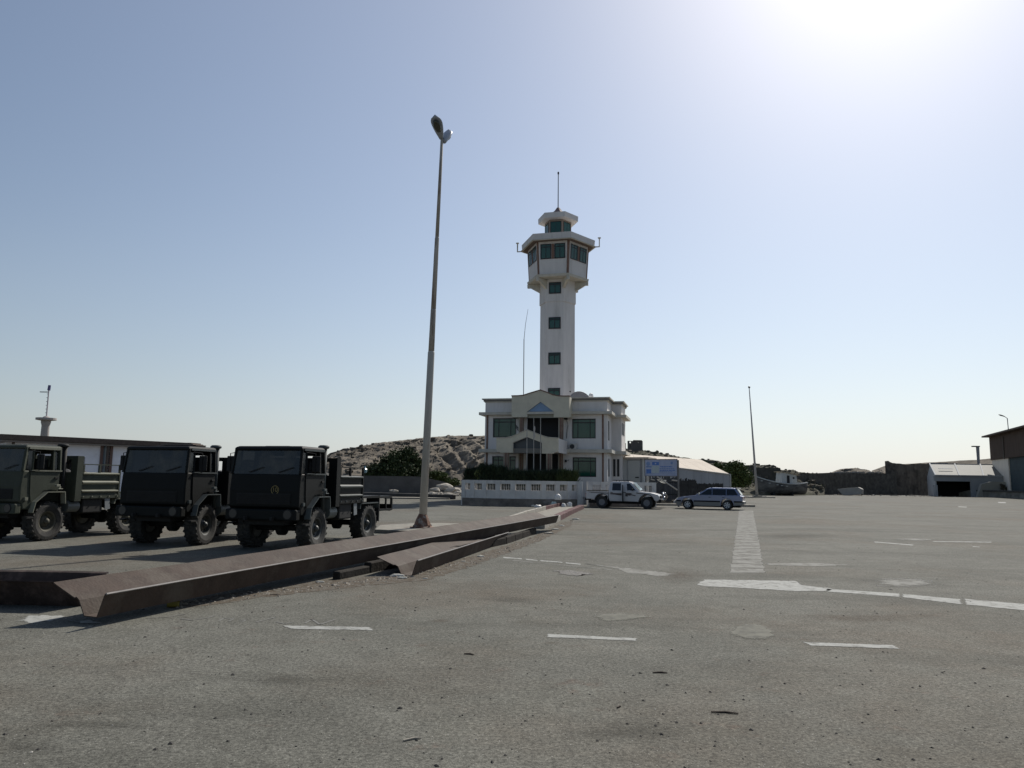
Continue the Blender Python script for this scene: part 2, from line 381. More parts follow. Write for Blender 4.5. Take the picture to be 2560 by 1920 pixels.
for k, (x0, x1, y0, y1) in enumerate([(1256, 1308, 1392.5, 1396), (1312, 1346, 1397, 1400), (1350, 1408, 1400.5, 1405), (1412, 1452, 1406, 1409.5)]):
    marking('faint_line', [(x0, y0), (x1, y1), (x1, y1 + 3), (x0, y0 + 3)], PAINT, amp=.02, label='broken pale line between the sheet piles and the ladder strip', seed=23 + k)
marking('faint_line', [(1460, 1409), (1560, 1419), (1690, 1436), (1650, 1441), (1560, 1432), (1550, 1424)], PAINT2, amp=.05, label='smeared pale patch at the end of the broken line', seed=31)
marking('faint_line', [(1281, 1400.5), (1420, 1413.5), (1530, 1424), (1530, 1425.5), (1420, 1415), (1281, 1402)], PAINT2, amp=.01, label='thin pale line below the broken line', seed=32)
for k, (cx, cy, rx, ry, l) in enumerate([(1883, 1580, 56, 21, 'rounded cement patch above the right white dash'), (2256, 1457, 88, 15, 'ragged pale patch behind the long white line'),
                                         (1545, 1543, 74, 10, 'faint pale patch above the middle white dash'), (2290, 1349, 60, 3, 'worn white streaks far out on the yard')]):
    pts = [(cx + rx * (1 + .12 * sin(3 * a + k)) * cos(a), cy + ry * (1 + .15 * sin(2 * a + 2 * k)) * sin(a)) for a in [2 * pi * i / 26 for i in range(26)]]
    tag(blob('cement_patch', ragged(gpoly(pts), .03, .15, 60 + k), .005, CEM if k in (0, 2) else PAINT2, (.35, .9, .6, .9)[k]), l, kind='structure')
for k, (x0, y0, x1, y1, h) in enumerate([(2185, 1354, 2284, 1362, 2.2), (2330, 1353, 2480, 1355, 1.6), (2395, 1266, 2418, 1267, 1.8), (2495, 1255, 2515, 1255.5, 2.5), (2430, 1366, 2450, 1367, 1.5), (2225, 1473, 2232, 1474, 2)]):
    marking('paint_streak', [(x0, y0), (x1, y1), (x1, y1 + h), (x0, y0 + h)], PAINT, amp=.03, label='thin white streak on the right of the yard', seed=80 + k)
# spilt white lime under the end of the great sheet pile
marking('white_spill', [(50, 1552), (66, 1541), (120, 1536), (160, 1542), (128, 1552), (90, 1558)], PAINT, amp=.05, step=.08, label='white spill under the near end of the long pile', seed=90)
marking('white_spill', [(176, 1551), (214, 1551), (262, 1556), (228, 1561), (196, 1558)], PAINT, amp=.04, step=.08, label='white spill right of the near end of the long pile', seed=91)
# chalk scribble
CH = mat('chalk', (0.155, 0.152, 0.136), 0.95)
for k, pl in enumerate([[(365, 1546), (420, 1543), (462, 1535)], [(452, 1547), (480, 1551), (520, 1545), (536, 1540)], [(548, 1553), (560, 1546), (584, 1548), (572, 1554)], [(600, 1552), (618, 1549), (606, 1555)],
                        [(640, 1556), (690, 1543), (684, 1547)], [(690, 1555), (712, 1560), (736, 1556)], [(762, 1559), (780, 1549), (800, 1562), (838, 1549)]]):
    mb = MB(); P = [gnd(x, y) for x, y in pl]
    for a, b in zip(P, P[1:]):
        d = (b - a).normalized(); n = Vector((-d.y, d.x, 0)) * 0.013
        mb.add([(a - n) + Vector((0, 0, .004)), (b - n) + Vector((0, 0, .004)), (b + n) + Vector((0, 0, .004)), (a + n) + Vector((0, 0, .004))], [(0, 1, 2, 3)])
    tag(mb.build('chalk_scribble', CH), 'chalk scribble left of the first white dash', kind='structure')
# brown soil along the piles
DIRT = mat('brown_soil', (0.095, 0.076, 0.056), 0.95, var=0.35, scale=14, col2=(0.15, 0.14, 0.12), thr=(0.45, 0.6), bump=0.8, bscale=60, spec=0.1)
marking('soil_strip', [(420, 1505), (560, 1486), (800, 1452), (980, 1440), (1180, 1392), (1340, 1340), (1400, 1310), (1430, 1300), (1425, 1316), (1350, 1352), (1250, 1390), (1150, 1425), (1060, 1452), (900, 1466), (700, 1488), (560, 1508), (430, 1522)],
        DIRT, z=0.003, amp=.07, step=.15, label='brown soil washed up along the sheet piles', seed=95)
marking('dirty_stain', [(1390, 1428), (1420, 1425), (1462, 1431), (1480, 1436), (1440, 1440), (1400, 1436)], mat('oil', (0.028, 0.025, 0.022), 0.8, var=.4, scale=30, col2=(0.12, 0.11, 0.095), thr=(.45, .55)), z=0.006, amp=.08, step=.06, label='black rubbish stain right of the second pile', seed=97)

STN = fray(mat('oil_stain_soft', (.045, .042, .035), .9, spec=.1), 2.2, .30, .6); RSN = fray(mat('rust_stain_soft', (.10, .066, .045), .9, spec=.1), 2.5, .34, .6)
for k, (cx, cy, rx, ry, m_, l) in enumerate([(230, 1812, 170, 14, STN, 'long dark stain at the lower left of the yard'), (60, 1870, 130, 26, STN, 'dark stain in the lower left corner'), (1700, 1440, 75, 20, RSN, 'rusty brown stain where the long white line begins'), (1280, 1500, 120, 10, STN, 'faint dark smear above the middle white dash'),
        (2150, 1545, 230, 14, RSN, 'brown stain behind the right white dash'), (1560, 1830, 190, 26, STN, 'greenish dark stain in the middle foreground'), (1105, 1552, 40, 5, RSN, 'small reddish stain in the middle distance'), (1378, 1607, 28, 5, RSN, 'small reddish stain beside the middle white dash'), (1980, 1340, 160, 8, STN, 'dark smear far out on the yard'), (700, 1700, 210, 16, STN, 'faint dark smear left of centre')]):
    pts = [(cx + rx * (1 + .15 * sin(3 * a + k)) * cos(a), cy + ry * (1 + .2 * sin(2 * a + 2 * k)) * sin(a)) for a in [2 * pi * i / 30 for i in range(30)]]
    q_ = gpoly(pts); wid = min(max(p[0] for p in q_) - min(p[0] for p in q_), max(p[1] for p in q_) - min(p[1] for p in q_))
    tag(blob('stain', q_, 0.0015 + .0001 * k, m_, 1.0 if k != 0 else .8), l, kind='structure')
# pebbles and twigs on the asphalt
def pebbles(name, n, sampler, smin, smax, m, seed, label, flat=0.6):
    rr = random.Random(seed); v = []; f = []
    for _ in range(n):
        x, y = sampler(rr); s = rr.uniform(smin, smax) * (0.5 + rr.random() ** 3 * 1.5); a = rr.uniform(0, pi); q = rr.uniform(.5, 1)
        o = len(v); ca, sa = cos(a) * s, sin(a) * s
        for dx, dy, dz in ((1, 0, .2), (0, q, .3), (-1, 0, .2), (0, -q, .1), (.1, .1, 1.0), (0, 0, -.4)):
            v.append((x + dx * ca - dy * sa, y + dx * sa + dy * ca, (dz * flat) * s))
        f += [(o, o + 1, o + 4), (o + 1, o + 2, o + 4), (o + 2, o + 3, o + 4), (o + 3, o, o + 4)]
    return tag(raw(name, v, f, m), label, 'gravel', kind='stuff')
def near(rr):
    d = 2.6 + 22 * rr.random() ** 1.7; return (rr.uniform(-.75, .75) * d, d)
pebbles('dark_grit', 3200, near, .005, .013, mat('dark_grit', (0.03, 0.027, 0.024), .9), 3, 'dark grit scattered over the near asphalt')
pebbles('pale_grit', 900, near, .003, .007, mat('pale_grit', (0.4, 0.38, 0.34), .9), 4, 'pale grit scattered over the near asphalt')
def along(rr):
    t = rr.random(); pts = [(430, 1512), (700, 1478), (980, 1446), (1180, 1404), (1340, 1346), (1425, 1304)]
    i = min(4, int(t * 5)); u = t * 5 - i; a, b = gnd(*pts[i]), gnd(*pts[i + 1]); p = a.lerp(b, u)
    return (p.x + rr.gauss(0, .18), p.y + rr.gauss(0, .22))
pebbles('stone_litter', 900, along, .012, .03, mat('stone_litter', (0.24, 0.21, 0.17), .9, var=.3), 5, 'small stones and crumbs along the sheet piles')
tw = mat('twig', (0.05, 0.035, 0.025), .9)
for k, (x, y, x2, y2, l) in enumerate([(1008, 1854, 1052, 1847, 'pale twig lying near the bottom edge of the yard'), (1160, 1636, 1184, 1638, 'dark bent twig below the first white dash'), (1632, 1683, 1668, 1684, 'short brown twig below the middle dash'),
                                       (1778, 1782, 1846, 1786, 'longest twig, lower right of the yard'), (675, 1488, 700, 1489, 'black stick beside the soil strip'), (1543, 1771, 1552, 1768, 'small black scrap in the middle foreground')]):
    a, b = gnd(x, y), gnd(x2, y2); mid = (a + b) / 2 + Vector((.01, .02, .0))
    up = Vector((0, 0, .007))
    tag(MB().tube([a + up, mid + up * 1.0, b + up], [.006, .008, .005], 5).build('twig', tw if k else mat('pale_twig', (.3, .27, .22), .9)), l, 'twig', 'twigs and scraps on the asphalt')

# ================================================================ sheet piles
RUST = mat('rusty_steel', (0.058, 0.040, 0.030), 0.82, var=0.28, scale=2.5, col2=(0.085, 0.068, 0.053), thr=(0.48, 0.62), bump=0.35, bscale=25, spec=0.3, sx=(1, 1, 1))
RUSTD = mat('dark_rusty_steel', (0.045, 0.031, 0.026), 0.85, var=0.3, scale=3, col2=(0.12, 0.085, 0.07), thr=(0.5, 0.65), bump=0.35, bscale=25, spec=0.3)
def pile(name, P0, P1, prof, label, m=RUST, t=0.014, z0=0.0, z1=0.0, bend=None, n=24):
    """a trough-shaped steel section swept from P0 to P1 (ground points); prof = (across, up)"""
    P0, P1 = Vector(P0), Vector(P1); d = P1 - P0; L_ = d.length; root = empty(name, P0, atan2(d.y, d.x) - pi / 2, label, 'sheet pile', 'steel sheet piles lying in the yard')
    # offset profile for thickness
    nrm = []
    for i in range(len(prof)):
        a = Vector(prof[max(i - 1, 0)]); b = Vector(prof[min(i + 1, len(prof) - 1)]); q = (b - a).normalized(); nrm.append(Vector((-q.y, q.x)))
    inner = [Vector(p) + k * t for p, k in zip(prof, nrm)]
    loop = [Vector(p) for p in prof] + inner[::-1]; rings = []
    for i in range(n + 1):
        u = i / n; y = u * L_; zz = z0 + (z1 - z0) * u + .006 * noise.noise(Vector((y * .8, 1, 0)))
        sx = .012 * noise.noise(Vector((y * .35, 5, 0)))
        rings.append([(p.x + sx, y, p.y + zz) for p in loop])
    MB().loft(rings).build('trough', m, root)
    lip = prof[-1]
    MB().tube([(lip[0] + t * .5, u * L_ / 12, lip[1] + z0 + (z1 - z0) * u / 12) for u in range(13)], .014, 6).build('lip', mat('worn_edge_highlight', (.17, .155, .145), .6, .2, var=.2, scale=6), root)  # lighter worn steel carries a painted edge highlight along the lip
    return root
PROF = [(-.02, .345), (.0, .33), (.33, .19), (.36, .20), (.40, .17), (.50, .0), (.70, .0), (.80, .27)]
g0 = gnd(175, 1551); g0 = Vector((g0.x - .36, g0.y, 0)); g1 = Vector((1.5 - .55, 28.2, 0))
B0 = gnd(226, 1543, .09); B0.z = 0; B1v = at(1384, 1308, 26.8)
ax = Vector((B1v.x - B0.x, B1v.y - B0.y, 0)); axn = ax.normalized(); side = Vector((axn.y, -axn.x, 0))
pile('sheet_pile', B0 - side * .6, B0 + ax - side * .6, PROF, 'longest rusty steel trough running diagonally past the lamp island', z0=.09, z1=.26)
q0 = gnd(1012, 1441); q1 = gnd(1262, 1352); ax2 = (q1 - q0); n2 = ax2.normalized(); s2 = Vector((n2.y, -n2.x, 0))
PROF2 = [(-.02, .30), (.0, .29), (.30, .17), (.33, .175), (.38, .15), (.46, .0), (.66, .0), (.75, .27)]
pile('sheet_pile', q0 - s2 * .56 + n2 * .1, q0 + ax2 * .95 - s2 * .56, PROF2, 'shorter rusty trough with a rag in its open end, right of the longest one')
e0 = gnd(166, 1532); e1 = gnd(-420, 1520)
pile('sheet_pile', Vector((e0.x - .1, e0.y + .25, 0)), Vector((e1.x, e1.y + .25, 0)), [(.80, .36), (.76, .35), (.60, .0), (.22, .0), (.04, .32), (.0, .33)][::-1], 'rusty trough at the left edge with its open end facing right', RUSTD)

# ================================================================ kerbs and islands
CONC = mat('concrete', (0.24, 0.225, 0.19), 0.9, var=0.22, scale=3, col2=(0.17, 0.15, 0.125), thr=(0.5, 0.66), bump=0.5, bscale=30, spec=0.2)
KRED = mat('kerb_red', (0.10, 0.045, 0.045), 0.85, var=0.25, scale=5, col2=(0.16, 0.13, 0.12), thr=(0.55, 0.7), spec=0.2)
KWHT = mat('kerb_white', (0.33, 0.31, 0.27), 0.85, var=0.2, scale=5, col2=(0.25, 0.22, 0.18), thr=(0.5, 0.68), spec=0.2)
isl = gpoly([(938, 1333), (1063, 1338), (1200, 1336), (1180, 1320), (1142, 1316), (1052, 1315), (948, 1321)])
o = tag(MB().prism(ragged(isl, .03, .5, 3), -.05, .12, 'z').build('kerb_island', CONC, bevel=.02), 'broken concrete island under the tall leaning lamp', 'traffic island')
med = empty('median_kerb', gnd(1351, 1320), 0, 'long traffic island with red and white kerbstones ending by the balustrade', 'traffic island')
mo = med.location.copy()
RK = [gnd(1351, 1322), gnd(1386, 1305), gnd(1416, 1289), gnd(1436, 1279.5), gnd(1457, 1271)]
LK = [gnd(1272, 1306), gnd(1320, 1289), gnd(1360, 1277), gnd(1385, 1270), gnd(1408, 1266)]
def walk(P, step):
    out = [P[0]]; cur = P[0]; i = 1; left = step
    while i < len(P):
        d = (P[i] - cur).length
        if d >= left: cur = cur + (P[i] - cur).normalized() * left; out.append(cur); left = step
        else: left -= d; cur = P[i]; i += 1
    return out
for P, sgn, off in ((RK, -1, 1), (LK, 1, 0)):
    W_ = walk(P, 1.5)
    for k, (a, b) in enumerate(zip(W_, W_[1:])):
        d = (b - a).normalized(); wd_ = .16 if P is RK else .06; n = Vector((d.y, -d.x, 0)) * wd_; b2 = b - d * .012
        red = k >= 4 if P is RK else k > len(W_) * .55
        h = (.25 if P is RK else .26) + random.uniform(-.01, .01)
        MB().prism([tuple((q - mo)[:2]) for q in (a - n, b2 - n, b2 + n, a + n)], -.03, h, 'z').build('kerbstone', KRED if red else KWHT, med, bevel=.02, seg=1)
OLDK = mat('kerb_painted_shade', (.035, .031, .027), .95, var=.3, scale=4, col2=(.02, .018, .016), thr=(.5, .65), bump=.5, bscale=20, spec=.1)  # near-black colour stands in for the deep shade under the long pile
# the older kerb that the long pile rests on
K0, K1 = gnd(787, 1432, .19), gnd(931, 1405, .19); kd = (K1 - K0).normalized(); kn = Vector((kd.y, -kd.x, 0)); kn = kn if kn.x > 0 else -kn
K0 = Vector((K0.x, K0.y, 0)); kz = K0 + kd * .7
ok_ = empty('old_kerb', kz, 0, 'row of kerbstones painted dark as in shade, half hidden beneath the long rusty trough', 'kerb')
P_ = [kz - kz, kz + kd * 3.2 - kz]; P_ = [Vector((0, 0, 0)) + kd * 1.02 * i for i in range(9)]
tgt = gnd(1340, 1334) - kz; last = P_[-1]; nn = int((tgt - last).length / 1.02)
P_ += [last.lerp(tgt, (i + 1) / nn) for i in range(nn)]
for k, (a, b) in enumerate(zip(P_, P_[1:])):
    d = (b - a).normalized(); n = Vector((d.y, -d.x, 0)); n = n if n.x > 0 else -n; b2 = b - d * .02
    MB().prism([tuple(q[:2]) for q in (a - n * .13, b2 - n * .13, b2 + n * .02, a + n * .02)], -.03, .19 + random.uniform(-.012, .008) - (.05 if k == 0 else 0), 'z').build('kerbstone', OLDK, ok_, bevel=.02, seg=1)
fill = [tuple((p - mo)[:2]) for p in RK] + [tuple((p - mo)[:2]) for p in LK[::-1]]
MB().prism(fill, -.04, .04, 'z').build('fill', CONC, med)
# far dark kerb beam and pale slabs left of the balustrade
a, b = at(908, 1236, 74), at(1136, 1236, 68)
o = empty('concrete_beam', (a.x, a.y, 0), atan2(b.y - a.y, b.x - a.x), 'long dark low beam lying behind the lamp pole', 'concrete beam'); L_ = (b - a).length
MB().box(0, L_, -.25, .25, 0, .42).build('beam', mat('dark_concrete', (.05, .047, .044), .9, var=.3, scale=2), o, bevel=.06)
o = empty('concrete_ramp', (gnd(1062, 1247).x, gnd(1062, 1247).y, 0), .1, 'pale low concrete slab behind the lamp pole', 'concrete slab')
MB().prism([(-3.6, -1.2), (2.2, -1.2), (2.6, 1.2), (-3.0, 1.2)], 0, .12, 'z').build('slab', CONC, o, bevel=.02)
# ================================================================ street lamps
LAMPW = mat('lamp_paint', (0.42, 0.40, 0.36), 0.7, var=0.2, scale=1.2, col2=(0.26, 0.17, 0.12), thr=(0.60, 0.75), sx=(3, 3, .5))
LAMPR = mat('lamp_rust', (0.40, 0.365, 0.32), 0.85, var=0.3, scale=2.0, col2=(0.16, 0.12, 0.09), thr=(0.52, 0.66), sx=(4, 4, .6))
RUSTB = mat('base_rust', (0.16, 0.085, 0.055), 0.9, var=0.4, scale=8, col2=(0.32, 0.29, 0.25), thr=(.5, .62), bump=.4)
DARKM = mat('dark_metal', (0.035, 0.036, 0.04), 0.5, 0.2, var=0.2, scale=5)
base = gnd(1056, 1319, .12); Dl = base.y
top = at(1105, 348, Dl)
o = empty('street_lamp', base, 0, 'tall leaning stepped lamp post with two teardrop heads on the broken island', 'street lamp')
lean = top - base; Lp = lean.length
def pp(t): return lean * t
yv = [1318, 882, 775, 596, 348]
tv = [(at(1080, y, Dl).z - base.z) / (top.z - base.z) for y in yv]; tv[0] = 0
rads = [(.135, .118), (.104, .094), (.088, .075), (.066, .052)]
for k in range(4):
    MB().tube([pp(tv[k]), pp(tv[k + 1]), pp(min(1, tv[k + 1] + .006))], [rads[k][0], rads[k][1], rads[k][1] * .8], 16).build('pole_section', LAMPW if k < 1 else LAMPR, o, smooth=True)
MB().lathe([(.42, 0), (.42, .03), (.30, .05), (.22, .28), (.15, .42), (.14, .45)], (0, 0, 0), 'z', 8).build('base_flange', RUSTB, o)
for k in range(4):
    a = pi / 4 + k * pi / 2
    MB().lathe([(.03, .0), (.03, .08), (.018, .09)], (.36 * cos(a), .36 * sin(a), .01), 'z', 6).build('bolt', RUSTB, o)
def lamp_head(parent, p, azim, tilt, L, w, ms, mo_):
    """teardrop street lamp head; p = neck end"""
    M = Matrix.Rotation(azim, 3, 'Z') @ Matrix.Rotation(tilt, 3, 'X')     # local +Y points along the head
    rings = []
    for i in range(11):
        u = i / 10; ww = w * (0.34 + .66 * sin(min(1, u * 1.25) * pi / 2)) * (1 if u < .7 else sqrt(max(.02, 1 - ((u - .7) / .3) ** 2)))
        hh = .13 * (0.5 + .5 * sin(pi * min(1, u + .15)))
        ring = []
        for k in range(12):
            a = 2 * pi * k / 12; z = sin(a) * hh * (1.1 if sin(a) > 0 else .45)
            ring.append(Vector(p) + M @ Vector((cos(a) * ww / 2, u * L, z)))
        rings.append(ring)
    h = MB().loft(rings).build('lamp_head', ms, parent, smooth=True)
    ring2 = [Vector(p) + M @ Vector((cos(a) * w * .36, L * .62 + sin(a) * L * .28, -.07)) for a in [2 * pi * k / 14 for k in range(14)]]
    ring3 = [Vector(p) + M @ Vector((cos(a) * w * .26, L * .62 + sin(a) * L * .20, -.12)) for a in [2 * pi * k / 14 for k in range(14)]]
    MB().loft([ring2, ring3]).build('lens', mo_, h, smooth=True)
    return h
HEADG = mat('lamp_head_grey', (0.30, 0.33, 0.38), 0.45, 0.1, var=.1); LENS = mat('lamp_lens', (0.05, 0.052, 0.04), 0.35)
tl = top - base
lamp_head(o, tl + Vector((-.02, -.02, .0)), pi - radians(10), radians(24), 1.0, .42, HEADG, LENS)
lamp_head(o, tl + Vector((.08, .06, -.1)), -radians(15), radians(56), .80, .36, HEADG, LENS)
# right-hand mast, far lamp, short mast
b2 = gnd(1893, 1244); t2 = at(1873, 970, b2.y)
o = empty('light_mast', b2, 0, 'slim tapering pole without lamp, leaning left beside the old boat', 'mast')
MB().tube([(0, 0, 0), (t2 - b2) * .45, (t2 - b2)], [.17, .12, .055], 10).build('pole', mat('pale_steel', (.36, .35, .34), .7, var=.2), o, smooth=True)
MB().lathe([(.12, 0), (.15, .06), (.15, .2), (.06, .24)], t2 - b2, 'z', 8).build('cap', DARKM, o)
MB().box(-1.9, 2.0, -1.2, 1.2, 0, .12).box(-.5, .5, -.5, .5, .12, .3).build('plinth', CONC, o, bevel=.03)
for k, (dx, dy, L_, a) in enumerate([(-2.6, 1.8, 2.2, .3), (-1.4, 2.4, 2.0, -.2), (1.1, 2.2, 1.7, .1), (-2.9, .4, 1.2, .8)]):
    tag(MB().obox((b2.x + dx, b2.y + dy, .12), (L_, .5, .22), None, (0, .04, a)).build('concrete_block', mat('pale_concrete', (.5, .47, .42), .9, var=.2), bevel=.02),
        ['flat pale slab left behind the slim mast', 'pale slab directly behind the slim mast', 'pale slab right of the slim mast', 'short pale slab at the far left of the slim mast'][k], 'concrete block', 'slabs around the slim mast')
P = at(2521, 1084, 165); Z0 = Vector((P.x, P.y, 0))
o = empty('street_lamp', Z0, 0, 'far street lamp with curved neck rising above the warehouse roof', 'street lamp')
MB().tube([(0, 0, 0), (.1, 0, P.z), (0, 0, at(2520, 1046, 165).z), (-.5, 0, at(2516, 1042, 165).z)], [.16, .11, .09, .07], 8).build('pole', mat('mid_steel', (.2, .21, .23), .6), o, smooth=True)
hz = at(2516, 1042, 165).z
MB().loft([[(x, cos(a) * ww, hz + dz + sin(a) * hh) for a in [2 * pi * k / 8 for k in range(8)]] for x, ww, dz, hh in ((-.45, .07, .0, .07), (-.9, .18, .18, .13), (-1.5, .22, .35, .16), (-1.85, .1, .47, .06))]).build('lamp_head', DARKM, o, smooth=True)
P0 = at(2446, 1150, 172); P1 = at(2444, 1117, 172)
o = empty('short_mast', (P0.x, P0.y, 0), 0, 'short thick post with a small arm above the white shed roof', 'mast')
MB().tube([(0, 0, 0), (0, 0, P0.z), (P1.x - P0.x, 0, P1.z)], [.42, .30, .36], 8).build('post', mat('mid_steel', (.2, .21, .23), .6), o)
MB().box(P1.x - P0.x - 1.3, P1.x - P0.x + .4, -.3, .3, P1.z - .05, P1.z + .22).build('arm', DARKM, o, bevel=.05)

# ================================================================ lighthouse far left
c = at(112, 1085, 200); gx, gy = c.x, c.y
def zz(y, D=200, x=112): return at(x, y, D).z
o = empty('lighthouse', (gx, gy, 0), 0, 'distant round beacon tower with gallery and lantern mast above the long roof', 'lighthouse')
LH = mat('beacon_concrete', (.34, .31, .29), .85, var=.15, scale=.5)
s_ = 200 / 1850
MB().lathe([(9.5 * s_ * 1.15, 0), (9 * s_, zz(1075)), (8.8 * s_, zz(1064)), (11 * s_, zz(1056)), (11 * s_, zz(1052))], (0, 0, 0), 'z', 20).build('tower', LH, o, smooth=True)
MB().lathe([(11 * s_, zz(1052)), (23 * s_, zz(1050)), (23 * s_, zz(1045)), (9 * s_, zz(1044)), (5 * s_, zz(1041)), (2 * s_, zz(1040))], (0, 0, 0), 'z', 20).build('gallery', LH, o)
mx = at(116, 1000, 200); mt = at(122, 976, 200)
MB().tube([(0, 0, zz(1042)), (mt.x - gx, 0, mt.z)], [1.7 * s_, 1.5 * s_], 8).build('mast', mat('beacon_pale', (.5, .45, .46), .7), o)
MB().tube([(mt.x - gx, 0, mt.z), (mt.x - gx + .1, 0, at(123, 963, 200).z)], [3.6 * s_, 3.2 * s_], 8).build('lantern', mat('beacon_lamp', (.09, .08, .2), .5), o)
MB().box(at(100, 980, 200).x - gx, at(121, 980, 200).x - gx, -.1, .1, zz(981), zz(979)).build('arm', DARKM, o)
for k in range(7):
    u = k / 7; z = zz(1042) * (1 - u) + mt.z * u; xx = (mt.x - gx) * u
    MB().box(xx - .45, xx - .1, -.05, .05, z, z + .12).build('rung', DARKM, o)

# ================================================================ long building behind the trucks
A = at(8, 1085, 42); Bp = at(507, 1107, 50.5)
rz = atan2(Bp.y - A.y, Bp.x - A.x); Lb = hypot(Bp.x - A.x, Bp.y - A.y); H_ = (A.z + Bp.z) / 2
o = empty('long_shed', (A.x, A.y, 0), rz, 'long low white building with dark overhanging roof behind the trucks', 'building')
FR = Frame((A.x, A.y, 0), rz)
LAV = mat('lavender_plaster', (.74, .73, .78), .9, var=.08, scale=1.2, col2=(.5, .48, .48), thr=(.6, .8))
BRN = mat('brown_boards', (.085, .062, .05), .85, var=.3, scale=5)
zt = A.z - .42
fx = FR.face(277, 1110, 1.6)[0], FR.face(250, 1110, 1.6)[0], FR.face(20 / 3.95, 1110, 1.6)[0]
dx0, dz0 = FR.face(1005 / 3.95, 1040 + 505 / 3.95, .5); dx1, dz1 = FR.face(1090 / 3.95, 1040 + 285 / 3.95, .5)
wx0, _ = FR.face(640 / 3.95, 1130, 1.6)
mb = MB().holes(.3, Lb - .4, 0, zt - .02, .5, .75, [(dx0, dx1, 1.2, dz1), (2.5, 4.5, 1.3, 2.8)])
mb.box(.3, .55, .76, 8, 0, zt - .02).box(Lb - .65, Lb - .4, .76, 8, 0, zt - .02).box(.3, Lb - .4, 8, 8.2, 0, zt - .02)
mb.build('wall', LAV, o)
MB().prism([(-.1, A.z), (0, A.z - .30), (Lb, A.z - .30), (Lb + .25, A.z - .22), (Lb, A.z - .08), (Lb - 1, A.z)], 0, 8.6, 'y').build('roof', BRN, o)
MB().box(0, Lb, .06, 8, zt + .0, zt + .1).build('soffit', mat('soffit', (.2, .17, .15), .9), o)
fr = MB(); t = .16
fr.box(dx0 - t, dx0, .42, .8, 1.0, dz1 + t).box(dx1, dx1 + t, .42, .8, 1.0, dz1 + t).box(dx0, dx1, .42, .8, dz1, dz1 + t)
fr.build('door_frame', mat('door_brown', (.14, .085, .07), .8), o)
MB().box(dx0, dx1, .62, .66, 1.2, dz1).build('pane', glass('pale_glass', (.2, .25, .3), .2), o)
for k in range(5):
    x = .6 + k * (Lb - 1.4) / 4
    MB().box(x - .06, x + .06, .2, .32, 0, zt).build('post', BRN, o)

# ================================================================ the control tower building
PHI = radians(14)
corner = at(1209, 1262, 64.0)
BF = Frame((corner.x, corner.y, 0), -PHI)
bld = empty('control_tower_building', BF.o, -PHI, 'white two-storey harbour building with a tall hexagonal control tower', 'control tower')
WH = mat('white_plaster', (.66, .63, .605), .88, var=.07, scale=2.2, col2=(.44, .42, .39), thr=(.54, .80), bump=.15, bscale=12, sx=(1, 1, .16))
CREAM = mat('cream_plaster', (.58, .54, .43), .9, var=.08, scale=2.0, col2=(.45, .415, .34), thr=(.55, .85))
TRIM = mat('grey_trim', (.52, .49, .42), .9, var=.12, scale=1.5, col2=(.3, .29, .26), thr=(.55, .8))
BRICK = mat('brown_tile', (.19, .115, .085), .8, var=.3, scale=6)
GRN = glass('green_glass', (.008, .072, .05), .10, (.03, .085, .065), .3, .10, 1.0)
FRM = mat('window_frame_dark', (.012, .014, .016), .5)
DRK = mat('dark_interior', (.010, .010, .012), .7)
def fz(x, y, y0=0.0): return BF.face(1160 + x / 4.739, 940 + y / 4.739, y0)
Lf = fz(1697, 700)[0]
zPT = (fz(240, 262)[1] + fz(1690, 260)[1]) / 2            # parapet top
zC = zPT - .22
zS2t, zS2b = fz(500, 432)[1], fz(500, 464)[1]
zS1t, zS1b = fz(300, 866)[1], fz(300, 906)[1]
xn0, xn1 = fz(740, 600)[0], fz(1118, 600)[0]            # recessed loggia
holes = []
wins = []
for (x0, y0, x1, y1) in ((345, 500, 615, 728), (1280, 506, 1560, 740), (335, 950, 610, 1185), (1285, 962, 1566, 1197)):
    a0, zt_ = fz(x0, y0); a1, zb_ = fz(x1, y1); holes.append((a0, a1, zb_, zt_)); wins.append((a0, a1, zb_, zt_))
holes.append((xn0, xn1, 0, zS2b - .02))
DEP = 10.0; BUMP = .85
front = MB().holes(0, Lf, 0, zC, 0, .25, holes)
front.build('front_wall', WH, bld)
# rest of the block with a loggia notch and the bump on the right side
plan = [(0.0, .25), (xn0, .25), (xn0, 2.2), (xn1, 2.2), (xn1, .25), (Lf, .25), (Lf, 3.4), (Lf + BUMP, 3.4), (Lf + BUMP, 7.0), (Lf, 7.0), (Lf, DEP), (0, DEP)]
core = MB()
for i in range(len(plan)):
    a, b = plan[i], plan[(i + 1) % len(plan)]
    if i in (0, 4): continue
    core.add([(a[0], a[1], 0), (b[0], b[1], 0), (b[0], b[1], zC), (a[0], a[1], zC)], [(0, 1, 2, 3)])
core.add([(p[0], p[1], zC - .9) for p in plan], [tuple(range(len(plan)))])
core.build('side_wall', WH, bld)
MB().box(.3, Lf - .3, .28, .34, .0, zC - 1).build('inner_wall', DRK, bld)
def outline(off, z0, z1, close_notch=True):
    pl = [(-off, -off), (Lf + off, -off), (Lf + off, 3.4 - off), (Lf + BUMP + off, 3.4 - off), (Lf + BUMP + off, 7.0 + off), (Lf + off, 7.0 + off), (Lf + off, DEP + off), (-off, DEP + off)]
    return pl
